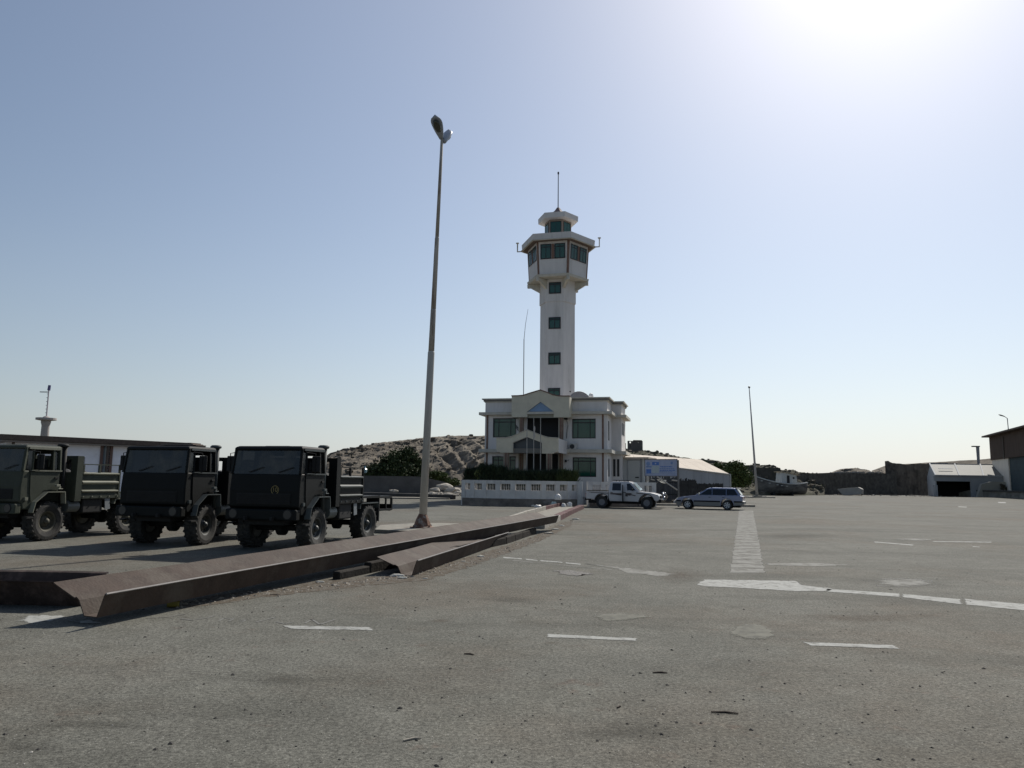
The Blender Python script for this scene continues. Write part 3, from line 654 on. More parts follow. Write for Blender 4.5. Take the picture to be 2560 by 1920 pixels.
def ringband(name, off, z0, z1, m, inn=.12, bevel=0.0):
    po, pi_ = outline(off, 0, 0), outline(-inn, 0, 0); n = len(po); mb = MB()
    vs_ = [(*p, z0) for p in po] + [(*p, z1) for p in po] + [(*p, z0) for p in pi_] + [(*p, z1) for p in pi_]
    fs_ = []
    for i in range(n):
        j = (i + 1) % n
        fs_ += [(i, j, n + j, n + i), (2 * n + j, 2 * n + i, 3 * n + i, 3 * n + j), (n + i, n + j, 3 * n + j, 3 * n + i), (j, i, 2 * n + i, 2 * n + j)]
    return mb.add(vs_, fs_).build(name, m, bld, bevel=bevel)
ringband('cornice', .26, zPT - .10, zPT, TRIM)
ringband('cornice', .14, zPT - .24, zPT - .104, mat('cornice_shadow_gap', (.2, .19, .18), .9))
ringband('cornice', .08, zPT - .32, zPT - .244, TRIM)
ringband('floor_slab', .45, zS2b, zS2t, TRIM)
ringband('floor_slab', .42, zS1b, zS1t, TRIM)
ringband('plinth', .05, 0, .5, mat('plinth', (.3, .29, .28), .9, var=.2))
# corner strips of brown tile
for zx in (276, 1645):
    x, _ = fz(zx, 700)
    for z0, z1 in ((zS1t, zS2b), (.5, zS1b)):
        MB().box(x - .075, x + .075, -.035, .0, z0, z1).build('tile_strip', BRICK, bld)
def window(parent, x, z, w, h, y=0.0, cols=(.24, .52, .24), transom=.2, M=None, depth=.09, fr=.055, m=None, low=True):
    """a framed window, centre-bottom at (x, y, z), facing -Y locally"""
    f = MB(); t_ = fr; x0, x1 = -w / 2, w / 2
    f.box(x0, x0 + t_, 0, depth, 0, h).box(x1 - t_, x1, 0, depth, 0, h).box(x0 + t_, x1 - t_, 0, depth, 0, t_).box(x0 + t_, x1 - t_, 0, depth, h - t_, h)
    if transom: f.box(x0 + t_, x1 - t_, .01, depth - .01, h * (1 - transom) - t_ / 2, h * (1 - transom) + t_ / 2)
    cx = x0; edges = [x0]
    for c_ in cols[:-1]:
        cx += c_ * w; edges.append(cx); f.box(cx - t_ * .35, cx + t_ * .35, .015, depth - .015, t_, h - t_)
    edges.append(x1)
    o_ = f.build('window', FRM, parent); o_.matrix_basis = M if M is not None else Matrix.Translation((x, y, z))
    hh = h * (1 - transom) if transom else h
    rows = [(t_, hh)] + ([(hh, h - t_)] if transom else [])
    for i in range(len(edges) - 1):
        for (a_, b_) in rows:
            MB().box(edges[i] + .015, edges[i + 1] - .015, depth * .45 + .004 * (i % 2), depth * .45 + .01 + .004 * (i % 2), a_, b_).build('pane', m or GRN, o_)
    return o_
for k, (a0, a1, zb_, zt_) in enumerate(wins):
    window(bld, (a0 + a1) / 2, zb_, a1 - a0, zt_ - zb_, .10, fr=.085)
# loggia back wall, floor and dark door openings
lw = MB().holes(xn0, xn1, 0, zS2b, 2.0, 2.19, [(xn0 + .55, xn1 - .02, .1, fz(900, 1010)[1] - .1), (xn0 + .55, xn1 - .02, zS1t + .1, fz(900, 560, 2)[1])])
lw.build('loggia_wall', mat('blue_grey_plaster', (.34, .37, .43), .9, var=.1), bld)
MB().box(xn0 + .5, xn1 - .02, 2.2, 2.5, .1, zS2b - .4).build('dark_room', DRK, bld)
MB().box(xn0, xn1, .1, 1.99, zS1b, zS1t - .02).build('loggia_floor', TRIM, bld)
# upper pediment standing forward
YP = -1.5
def fp(pts, y0): return [fz(x, y, y0) for x, y in pts]
ped = MB().prism(fp([(565, 241), (640, 239), (700, 234), (790, 205), (905, 172), (905, 305), (750, 420), (750, 488), (565, 488)], YP), YP, YP + .3, 'y')
ped.prism(fp([(905, 172), (1000, 205), (1050, 226), (1110, 240), (1180, 243), (1250, 243), (1250, 490), (1062, 490), (1062, 420), (905, 305)], YP), YP, YP + .3, 'y')
pe = ped.build('pediment', CREAM, bld)
xl_, zb1 = fz(565, 488, YP); xr_, zt1 = fz(1250, 243, YP)
MB().box(xl_, xl_ + .2, YP + .3, 0, zb1, zt1).box(xr_ - .2, xr_, YP + .3, 0, zb1, zt1).box(xl_ + .2, xr_ - .2, YP + .3, 0, zS2b, zS2t).build('pediment_return', CREAM, bld)
cop = MB(); tp = fp([(562, 239), (640, 237), (700, 232), (790, 203), (905, 169), (1000, 203), (1050, 224), (1110, 238), (1180, 241), (1254, 241)], YP)
for a, b in zip(tp, tp[1:]): cop.prism([(a[0], a[1]), (b[0], b[1]), (b[0], b[1] + .07), (a[0], a[1] + .07)], YP - .06, YP + .36, 'y')
cop.build('coping', mat('red_brown_coping', (.17, .09, .075), .8), bld)
MB().prism(fp([(905, 306), (751, 420), (1061, 420)], YP), YP + .12, YP + .2, 'y').build('gable_panel', mat('blue_panel', (.17, .27, .42), .35, var=.12, scale=1), bld)
a, b = fz(748, 425, YP), fz(1064, 450, YP)
MB().box(a[0], b[0], YP - .04, YP + .34, b[1], a[1]).build('beam', TRIM, bld)
a, b = fz(750, 452, YP), fz(1062, 492, YP)
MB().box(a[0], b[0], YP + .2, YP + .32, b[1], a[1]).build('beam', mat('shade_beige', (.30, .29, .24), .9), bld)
MB().lathe([(.14, 0), (.14, .1), (.05, .16)], ((a[0] + b[0]) / 2, YP + .1, b[1] + .35), 'z', 10).build('ceiling_lamp', DARKM, bld)
# columns
def column(x, y, z0, z1, w=.36):
    c_ = MB().box(x - w / 2, x + w / 2, y - w / 2, y + w / 2, z0, z1).build('column', mat('column_beige', (.30, .26, .20), .85, var=.15, scale=2), bld)
    MB().box(x - .07, x + .07, y - w / 2 - .03, y - w / 2, z0, z1).build('tile_strip', BRICK, c_)
    MB().box(x + w / 2 - .05, x + w / 2 + .02, y - w / 2 - .028, y - w / 2 - .001, z0, z1).build('tile_strip', BRICK, c_)
for zx in (676, 1146):
    x, _ = fz(zx, 600, YP + .2); column(x, YP + .35, 0, zb1)
# lower porch, further forward, carrying a balcony
YQ = -4.4
por = MB().prism(fp([(383, 736), (500, 736), (560, 722), (640, 690), (745, 641), (745, 722), (578, 790), (578, 909), (430, 909), (383, 872)], YQ), YQ, YQ + .25, 'y')
por.prism(fp([(745, 641), (840, 678), (940, 716), (1000, 732), (1115, 740), (1115, 892), (1050, 920), (922, 918), (922, 790), (745, 722)], YQ), YQ, YQ + .25, 'y')
por.build('porch_gable', CREAM, bld)
xl2, zt2 = fz(383, 736, YQ); xr2, zb2 = fz(1115, 905, YQ)
cop = MB(); tp = fp([(381, 734), (500, 734), (560, 720), (640, 688), (745, 638), (840, 676), (940, 714), (1000, 730), (1117, 738)], YQ)
for a, b in zip(tp, tp[1:]): cop.prism([(a[0], a[1]), (b[0], b[1]), (b[0], b[1] + .05), (a[0], a[1] + .05)], YQ - .04, YQ + .30, 'y')
cop.build('coping', TRIM, bld)
MB().box(xr2 - .16, xr2, YQ + .25, -.02, zb2, zt2).build('balcony_side', WH, bld)
MB().box(xl2, xl2 + .16, YQ + .25, -.02, zb2, zt2).build('balcony_side', WH, bld)
MB().box(xl2 + .16, xr2 - .16, YQ + .26, -.02, zb2 + .05, zb2 + .25).build('balcony_floor', TRIM, bld)
a = fz(578, 905, YQ + .2); b = fz(922, 790, YQ + .2); c_ = fz(745, 722, YQ + .2)
MB().prism([(a[0], a[1] + .3), (b[0], a[1] + .3), (b[0], b[1]), c_, (a[0], b[1])], YQ + .5, YQ + .55, 'y').build('gable_panel', mat('opening_shade_panel', (.03, .04, .055), .3), bld)  # dark sheet paints the shade inside the porch gable opening
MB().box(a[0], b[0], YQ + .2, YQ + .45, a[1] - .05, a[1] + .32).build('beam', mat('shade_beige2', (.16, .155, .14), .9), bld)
for zx in (500, 1007):
    x, _ = fz(zx, 1000, YQ + .2); column(x, YQ + .25, 0, zb2 + .06, .4)
MB().box(xl2, xr2, YQ - .6, 0, 0, .35).build('porch_step', CONC, bld)
# side windows
MB().box(Lf - .02, Lf + .03, .7, 1.35, fz(1700, 755)[1], fz(1700, 525)[1]).build('side_window', FRM, bld)
MB().box(Lf - .02, Lf + .03, .7, 1.35, fz(1700, 1190)[1], fz(1700, 975)[1]).build('side_window', FRM, bld)
for dy in (4.0, 5.2):
    MB().box(Lf + BUMP - .02, Lf + BUMP + .03, dy, dy + .7, fz(1850, 690, 3.4)[1], fz(1850, 550, 3.4)[1]).build('side_window', FRM, bld)
for dx in (.12, .45):
    MB().box(Lf + dx, Lf + dx + .2, 3.36, 3.42, fz(1790, 1190, 3.4)[1], fz(1790, 985, 3.4)[1]).build('side_window', FRM, bld)
# front wall furniture
a = fz(1255, 875, -.3); b = fz(1336, 797, -.3)
ac = MB().box(a[0], b[0], -.42, -.06, a[1], b[1]).build('air_conditioner', mat('ac_white', (.5, .49, .45), .6, var=.1), bld, bevel=.02)
MB().lathe([((b[1] - a[1]) * .36, -.005), ((b[1] - a[1]) * .36, .02)], (a[0] + (b[0] - a[0]) * .35, -.425, (a[1] + b[1]) / 2), 'y', 16).build('fan_grille', FRM, ac)
a = fz(1212, 510); b = fz(1225, 560); c_ = fz(1222, 640); d_ = fz(1215, 740)
MB().tube([(a[0], -.04, a[1]), (b[0], -.05, b[1]), (fz(1232, 590)[0], -.05, fz(1232, 590)[1]), (c_[0], -.04, c_[1]), (d_[0], -.04, d_[1])], .022, 5).build('cable', FRM, bld)
MB().box(a[0] - .14, a[0] + .12, -.3, -.02, a[1] - .06, a[1] + .06).build('floodlight', FRM, bld)
a = fz(600, 570, -.6); b = fz(652, 622, -.6)
MB().bar((a[0], -.5, a[1]), (b[0], -.9, b[1]), .06).bar((a[0] + .05, -.5, a[1] - .2), (b[0], -.9, b[1] - .18), .05).build('bracket', DARKM, bld)
a = fz(1212, 1008); MB().obox((a[0], -.2, a[1]), (.14, .2, .2)).bar((a[0], -.1, a[1]), (a[0] + .25, -.02, a[1] + .1), .04).build('floodlight', FRM, bld)
# ---- the tower itself
tc = at(1393, 900, 70.5); tl_ = BF.loc((tc.x, tc.y, 0)); TX, TY = tl_.x, tl_.y
def hexring(R, z, cx=None, cy=None, rot=0.0):
    return [((TX if cx is None else cx) + R * cos(radians(60 * k) + rot), (TY if cy is None else cy) + R * sin(radians(60 * k) + rot), z) for k in range(6)]
def t4(x, y, R): return BF.face(1240 + x / 5.184, 400 + y / 5.184, TY - R * .866)
def t4b(x, y, R): return BF.face(1340 + x / 4.608, 640 + y / 4.608, TY - R * .866)
# scale from picture widths at this distance
pw = BF.face(1423, 650, TY - 2.5)[0] - BF.face(1345, 650, TY - 2.5)[0]        # width of the front cab face
RS = (BF.face(1435, 850, TY)[0] - BF.face(1350, 850, TY)[0]) / 1.96         # shaft radius
RC = pw * 1.0
zc_bot = t4(750, 1470, RC)[1]; zc_top = t4(750, 1035, RC)[1]
zr_b = t4(750, 1012, RC * 1.24)[1]; zr_t = t4(750, 935, RC * 1.24)[1]
zl_b = t4(800, 912, RC * .45)[1]; zk_b = t4(780, 742, RC * .66)[1]; zk_t = t4(780, 672, RC * .66)[1]
zsh = t4b(220, 525, RS)[1]
MB().loft([hexring(RS, zC - 1), hexring(RS, zsh), hexring(RS * 1.055, zsh), hexring(RS * 1.055, zc_bot - .25)]).build('shaft', WH, bld)
MB().loft([hexring(RC * 1.0, zc_bot - .26), hexring(RC * 1.02, zc_bot - .02)]).build('base_slab', TRIM, bld)
for k in range(6):
    a_ = radians(60 * k); u = Vector((cos(a_), sin(a_))); nrm_ = Vector((-u.y, u.x)) * .14
    pts = [(RS * .98, zc_bot - 1.25), (RS * .98, zc_bot - .28), (RC * 1.0, zc_bot - .28), (RC * 1.0, zc_bot - .62), (RC * .9, zc_bot - .62), (RS * 1.06, zc_bot - 1.15)]
    vs_ = [(TX + u.x * r + s_ * nrm_.x, TY + u.y * r + s_ * nrm_.y, z) for s_ in (-1, 1) for r, z in pts]
    n_ = len(pts)
    MB().add(vs_, [tuple(range(n_)), tuple(range(2 * n_ - 1, n_ - 1, -1))] + [(i, (i + 1) % n_, n_ + (i + 1) % n_, n_ + i) for i in range(n_)]).build('bracket', TRIM, bld)
RB, RT = RC * .955, RC * 1.02
MB().loft([hexring(RB, zc_bot), hexring(RT, zc_top)]).build('cabin_wall', WH, bld)
for k in range(6):
    a_ = radians(60 * k); u = Vector((cos(a_), sin(a_), 0)); T = Vector((-u.y, u.x, 0))
    C0, C1 = Vector((TX, TY, zc_bot)) + u * (RB + .012), Vector((TX, TY, zc_top)) + u * (RT + .012)
    MB().loft([[C + T * .13 - u * .075, C + u * .01, C - T * .13 - u * .075, C - u * .2] for C in (C0, C1)]).build('corner_strip', BRICK, bld)
zw0, zw1 = t4(660, 1280, RT)[1], t4(660, 1088, RT)[1]
hfr = (zw0 + zw1) / 2; Rm = RB + (RT - RB) * ((hfr - zc_bot) / (zc_top - zc_bot)); tilt = atan2((RT - RB) * .866, zc_top - zc_bot)
for k in range(6):
    an = radians(-90 + 60 * k); nn = Vector((cos(an), sin(an), 0)); ex = Vector((-nn.y, nn.x, 0))
    for s_ in (-1, 1):
        wd = pw * .345; cx = s_ * pw * .225
        M = Matrix.Translation(Vector((TX, TY, zw0)) + nn * (RB * .866 + (RT - RB) * .866 * (zw0 - zc_bot) / (zc_top - zc_bot) + .05) + ex * cx) @ Matrix.Rotation(an + pi / 2, 4, 'Z') @ Matrix.Rotation(tilt, 4, 'X')
        window(bld, 0, 0, wd, zw1 - zw0, cols=(.5, .5), transom=.2, M=M, depth=.07, fr=.09)
    M = Matrix.Translation(Vector((TX, TY, zw0)) + nn * (RB * .866 + (RT - RB) * .866 * (zw0 - zc_bot) / (zc_top - zc_bot) + .02)) @ Matrix.Rotation(an + pi / 2, 4, 'Z') @ Matrix.Rotation(tilt, 4, 'X')
    o_ = MB().box(-.13, .13, 0, .05, 0, zw1 - zw0).build('tile_strip', BRICK, bld); o_.matrix_basis = M
# main roof, trim under it
MB().loft([hexring(RC * 1.05, zc_top), hexring(RC * 1.19, zr_b - .10)]).build('eaves_trim', mat('eaves_brown', (.16, .12, .10), .85), bld)
MB().loft([hexring(RC * 1.25, zr_b - .098), hexring(RC * 1.25, zr_b - .01)]).build('eaves_trim', TRIM, bld)
MB().loft([hexring(RC * 1.20, zr_b), hexring(RC * 1.22, zr_t), hexring(RC * .6, zr_t + .1)]).build('roof', WH, bld)
RL = RC * .44
MB().loft([hexring(RL, zr_t), hexring(RL, zk_b)]).build('lantern_wall', mat('lantern_wall', (.30, .24, .2), .85, var=.15), bld)
for k in range(6):
    an = radians(-90 + 60 * k); nn = Vector((cos(an), sin(an), 0))
    M = Matrix.Translation(Vector((TX, TY, zr_t + (zk_b - zr_t) * .28)) + nn * (RL * .866 + .05)) @ Matrix.Rotation(an + pi / 2, 4, 'Z')
    window(bld, 0, 0, RL * .8, (zk_b - zr_t) * .62, cols=(.5, .5), transom=0, M=M, depth=.06, fr=.05)
MB().loft([hexring(RC * .52, zk_b + .0), hexring(RC * .66, zk_b + .03), hexring(RC * .67, zk_t), hexring(RC * .5, zk_t + .05)]).build('cap', WH, bld)
zc1 = t4(820, 632, 0)[1]
MB().loft([hexring(RC * .40, zk_t + .05), hexring(RC * .13, zk_t + .05 + (zc1 - zk_t) * .7), hexring(RC * .05, zc1 + .1)]).build('cap_roof', mat('cap_red', (.2, .14, .13), .8), bld)
MB().tube([(TX, TY, zc1), (TX, TY, t4(826, 185, 0)[1]), (TX, TY, t4(828, 182, 0)[1]), (TX, TY, t4(828, 155, 0)[1])], [.05, .04, .085, .085], 8).build('antenna', DARKM, bld)
# roof corner spouts
for s_ in (-1, 1):
    x = TX + s_ * RC * 1.22; z = zr_b
    MB().tube([(x - s_ * .3, TY, z - .06), (x + s_ * .42, TY, z - .06), (x + s_ * .42, TY, z + .78)], [.07, .07, .07], 6).box(x + s_ * .42 - .14, x + s_ * .42 + .14, TY - .1, TY + .1, z + .78, z + .86).build('roof_spout', TRIM, bld)
# shaft windows
for (x0, y0, x1, y1) in ((150, 300, 292, 440), (145, 702, 285, 842), (142, 1110, 284, 1252), (138, 1520, 278, 1662)):
    a = t4b(x0, y1, RS); b = t4b(x1, y0, RS); Rr = RS * 1.055 if y0 < 400 else RS
    window(bld, (a[0] + b[0]) / 2, a[1], b[0] - a[0], b[1] - a[1], TY - Rr * .866 - .045, cols=(.5, .5), transom=.2, depth=.08, fr=.11)
a = BF.face(1425.5, 979, TY - RS * .8); MB().lathe([(.07, -.08), (.07, .08)], (a[0] - .0, TY - RS * .80, a[1]), 'y', 8).build('vent_pipe', FRM, bld)
# roof things
a = BF.face(1160 + 1375 / 4.739, 940 + 235 / 4.739, 3.0)
rd = MB(); rr_ = 1.0
dsh = empty('satellite_dish', BF.o + Matrix.Rotation(-PHI, 3, 'Z') @ Vector((a[0], 3.0, zC - .9)), -PHI, 'large grey satellite dish behind the roof parapet, right of the tower', 'satellite dish')
hh_ = a[1] - (zC - .9)
MB().lathe([(.05, .3), (.5, .22), (.85, .08), (1.0, 0), (.98, -.02), (.5, .17), (.05, .25)], (0, 0, 0), 'y', 24).build('dish', mat('dish_grey', (.2, .2, .21), .6), dsh).matrix_basis = Matrix.Translation((0, 0, hh_ - .5)) @ Matrix.Rotation(radians(-20), 4, 'X') @ Matrix.Rotation(radians(20), 4, 'Z')
MB().tube([(0, .3, 0), (0, .3, hh_ - .6)], .06, 8).build('post', DARKM, dsh)
a0 = BF.face(1160 + 1400 / 4.739, 940 + 222 / 4.739, 4.2); a1 = BF.face(1160 + 1550 / 4.739, 940 + 258 / 4.739, 4.2)
MB().prism([(a0[0] - .5, zC - .9), (a1[0], zC - .9), (a1[0], a1[1]), (a0[0], a0[1] - .05), (a0[0] - .5, a0[1] - .3)], 4.2, 6.0, 'y').build('roof_cover', mat('roof_cover', (.25, .22, .19), .9, var=.1), bld)
a = BF.face(1160 + 1505 / 4.739, 940 + 240 / 4.739, 2.5)
MB().lathe([(.0, .3), (.16, .22), (.22, 0), (.18, -.15), (.05, -.2)], (a[0], 2.5, a[1]), 'z', 12).tube([(a[0], 2.5, zC - .5), (a[0], 2.5, a[1])], .03, 6).build('globe_lamp', mat('globe', (.75, .75, .72), .4), bld)
# whip aerial on the roof
a = BF.face(1309, 985, 5.0); b = BF.face(1310, 848, 5.0); c_ = BF.face(1320, 773, 5.0)
wp = empty('whip_aerial', BF.o + Matrix.Rotation(-PHI, 3, 'Z') @ Vector((a[0], 5.0, zC - .9)), -PHI, 'thin bent whip aerial on the roof left of the tower shaft', 'aerial')
MB().tube([(0, 0, 0), (b[0] - a[0], 0, b[1] - zC + .9)], .04, 6).tube([(b[0] - a[0], 0, b[1] - zC + .9), ((b[0] + c_[0]) / 2 - a[0] - .05, 0, (b[1] + c_[1]) / 2 - zC + .9), (c_[0] - a[0], 0, c_[1] - zC + .9)], [.028, .022, .016], 5).build('rod', mat('mid_steel', (.2, .21, .23), .6), wp)
# flagpoles
for k, (x, yt) in enumerate([(1317.5, 1047), (1334.5, 1045), (1351.5, 1043)]):
    b_ = at(x, 1200, 57.0); t_ = at(x, yt, 57.0)
    f_ = empty('flagpole', (b_.x, b_.y, 0), 0, ['leftmost thin flagpole before the porch', 'middle flagpole with a rag of cloth knotted on it', 'rightmost thin flagpole before the porch'][k], 'flagpole', 'bare flagpoles before the entrance')
    MB().tube([(0, 0, 0), (t_.x - b_.x, 0, t_.z)], [.05, .03], 6).build('pole', mat('flagpole_grey', (.30, .29, .27), .6, var=.15), f_)
    if k == 1:
        z_ = at(x, 1072, 57).z
        MB().loft([[(cos(q) * .05 * s1, sin(q) * .04 * s1, z_ - d1) for q in [2 * pi * i / 6 for i in range(6)]] for s1, d1 in ((1, -.2), (1.6, 0), (.8, .3), (1.8, .55), (.7, .75))]).build('cloth', mat('rag_white', (.4, .38, .36), .9), f_)

# ================================================================ balustrade
BAL = mat('balustrade_plaster', (.62, .59, .55), .9, var=.14, scale=1.3, col2=(.36, .35, .35), thr=(.5, .75))
BALD = mat('balustrade_base', (.18, .155, .13), .92, var=.4, scale=1.6, col2=(.30, .28, .265), thr=(.55, .72))
cen = at(1302, 1260, 56.2); RA = 4.62
bal = empty('balustrade', (cen.x, cen.y, 0), 0, 'curved white balustrade with turned balusters around the entrance garden', 'balustrade')
NP = 9; span = radians(58); zt = at(1302, 1201.5, cen.y - RA).z; zb = zt * .50
bp_mesh = MB().lathe([(.045, 0), (.05, .04), (.03, .08), (.052, .26), (.055, .36), (.034, .56), (.03, .62), (.05, .68), (.05, .72)], (0, 0, 0), 'z', 6).mesh('baluster', BAL, True)
angs = [-span - radians(1) + 2 * span * k / NP for k in range(NP + 1)]
P_ = [Vector((RA * 1.02 * sin(a), -RA * cos(a) * .62 + .0, 0)) for a in angs]
yoff = -RA + RA * .62
P_ = [p + Vector((0, yoff, 0)) for p in P_]
def bal_run(P_, parent):
    for k, p in enumerate(P_):
        q = P_[min(k + 1, len(P_) - 1)] - P_[max(k - 1, 0)]; a = atan2(q.y, q.x)
        MB().obox((p.x, p.y, zt / 2), (.34, .3, zt), None, (0, 0, a)).build('pier', BAL, parent)
    for k in range(len(P_) - 1):
        a_, b_ = P_[k], P_[k + 1]; d = b_ - a_; L_ = d.length; an = atan2(d.y, d.x); mid = (a_ + b_) / 2
        MB().obox((mid.x, mid.y, zb / 2 + zt * .12), (L_ - .3, .2, zb), None, (0, 0, an)).build('base_wall', BAL, parent)
        MB().obox((mid.x, mid.y, zt * .145), (L_ + .1, .36, zt * .29), None, (0, 0, an)).build('footing', BALD, parent)
        MB().obox((mid.x, mid.y, zt - .12), (L_ - .3, .22, .24), None, (0, 0, an)).build('hand_rail', BAL, parent)
        z0 = zb + zt * .12; nb = max(3, int(L_ / .155))
        for j in range(nb):
            u = (j + .5) / nb; p = a_ + d * (.15 + .70 * u)
            o_ = bpy.data.objects.new('baluster', bp_mesh); COL.objects.link(o_); o_.parent = parent; o_.location = (p.x, p.y, z0); o_.scale = (.5, .5, (zt - .24 - z0) / .72)
bal_run(P_, bal)
pe_ = P_[-1]
MB().lathe([(.30, 0), (.30, zt * .3), (.24, zt * .31), (.24, zt), (.2, zt)], (pe_.x + .12, pe_.y, 0), 'z', 16).build('end_pier', mat('pale_plaster', (.56, .55, .52), .9, var=.1), bal)
b3 = empty('balustrade', (cen.x, cen.y, 0), 0, 'straight balustrade running back behind the pickup', 'balustrade')
Q = [pe_ + Vector((.9 + .95 * k, .5 + 1.0 * k * .2, 0)) for k in range(6)]
bal_run(Q, b3)
# ================================================================ army trucks
TYRE = mat('tyre_rubber', (.022, .021, .019), .85, var=.25, scale=9, col2=(.065, .058, .048), thr=(.5, .68), bump=.3)
UNDER = mat('chassis_black', (.009, .0085, .008), .8, var=.3, scale=6)
GLS = glass('dusty_windscreen', (.02, .024, .026), .35, (.13, .13, .12), .7, .12, 1.7)
SEAT = mat('seat_black', (.015, .015, .015), .8)
def wheel_meshes(r, wd, rim_r, rimm, lugs=22):
    ty = MB(); h = wd / 2
    ty.lathe([(rim_r, -h * .62), (rim_r * 1.12, -h * .82), (r * .78, -h), (r * .93, -h * .96), (r * .975, -h * .8), (r * .975, h * .8), (r * .93, h * .96), (r * .78, h), (rim_r * 1.12, h * .82), (rim_r, h * .62)], (0, 0, 0), 'x', 40, 0, False)
    for k in range(lugs):
        for s_ in (-1, 1):
            a = 2 * pi * (k + (.5 if s_ > 0 else 0)) / lugs
            M = Matrix.Rotation(a, 3, 'X') @ Matrix.Rotation(s_ * radians(18), 3, 'Y')
            c = Matrix.Rotation(a, 3, 'X') @ Vector((s_ * h * .5, r * .98, 0))
            M2 = Matrix.Rotation(a, 3, 'X') @ Matrix.Rotation(s_ * radians(16), 3, 'Y')
            ty.obox(c, (h * .98, r * .06, r * .12), M2)
    rim = MB().lathe([(rim_r * .30, h * .55), (rim_r * .34, h * .50), (rim_r * .62, h * .18), (rim_r * .86, h * .30), (rim_r * .93, h * .68), (rim_r * 1.06, h * .78), (rim_r * 1.06, h * .6), (rim_r * .95, -h * .6), (rim_r * .2, -h * .6)], (0, 0, 0), 'x', 32)
    for k in range(8):
        a = 2 * pi * k / 8; rim.obox((h * .3, rim_r * .62 * cos(a), rim_r * .62 * sin(a)), (.03, rim_r * .1, rim_r * .1), Matrix.Rotation(a, 3, 'X'))
    hub = MB().lathe([(rim_r * .32, h * .5), (rim_r * .30, h * .72), (rim_r * .22, h * .86), (rim_r * .12, h * .98), (.005, h * 1.0)], (0, 0, 0), 'x', 16)
    return ty.mesh('tyre', TYRE), rim.mesh('rim', rimm, False), hub.mesh('hub', rimm, True)
def put_wheel(parent, ms, x, y, z, flip=False, steer=0.0):
    o_ = bpy.data.objects.new('wheel', ms[0]); COL.objects.link(o_); o_.parent = parent; o_.location = (x, y, z)
    o_.rotation_euler = (random.uniform(0, 6), 0, (pi if flip else 0) + steer)
    o_.rotation_mode = 'ZXY' if False else 'XYZ'
    for nm, me in (('rim', ms[1]), ('hub', ms[2])):
        c_ = bpy.data.objects.new(nm, me); COL.objects.link(c_); c_.parent = o_
    return o_
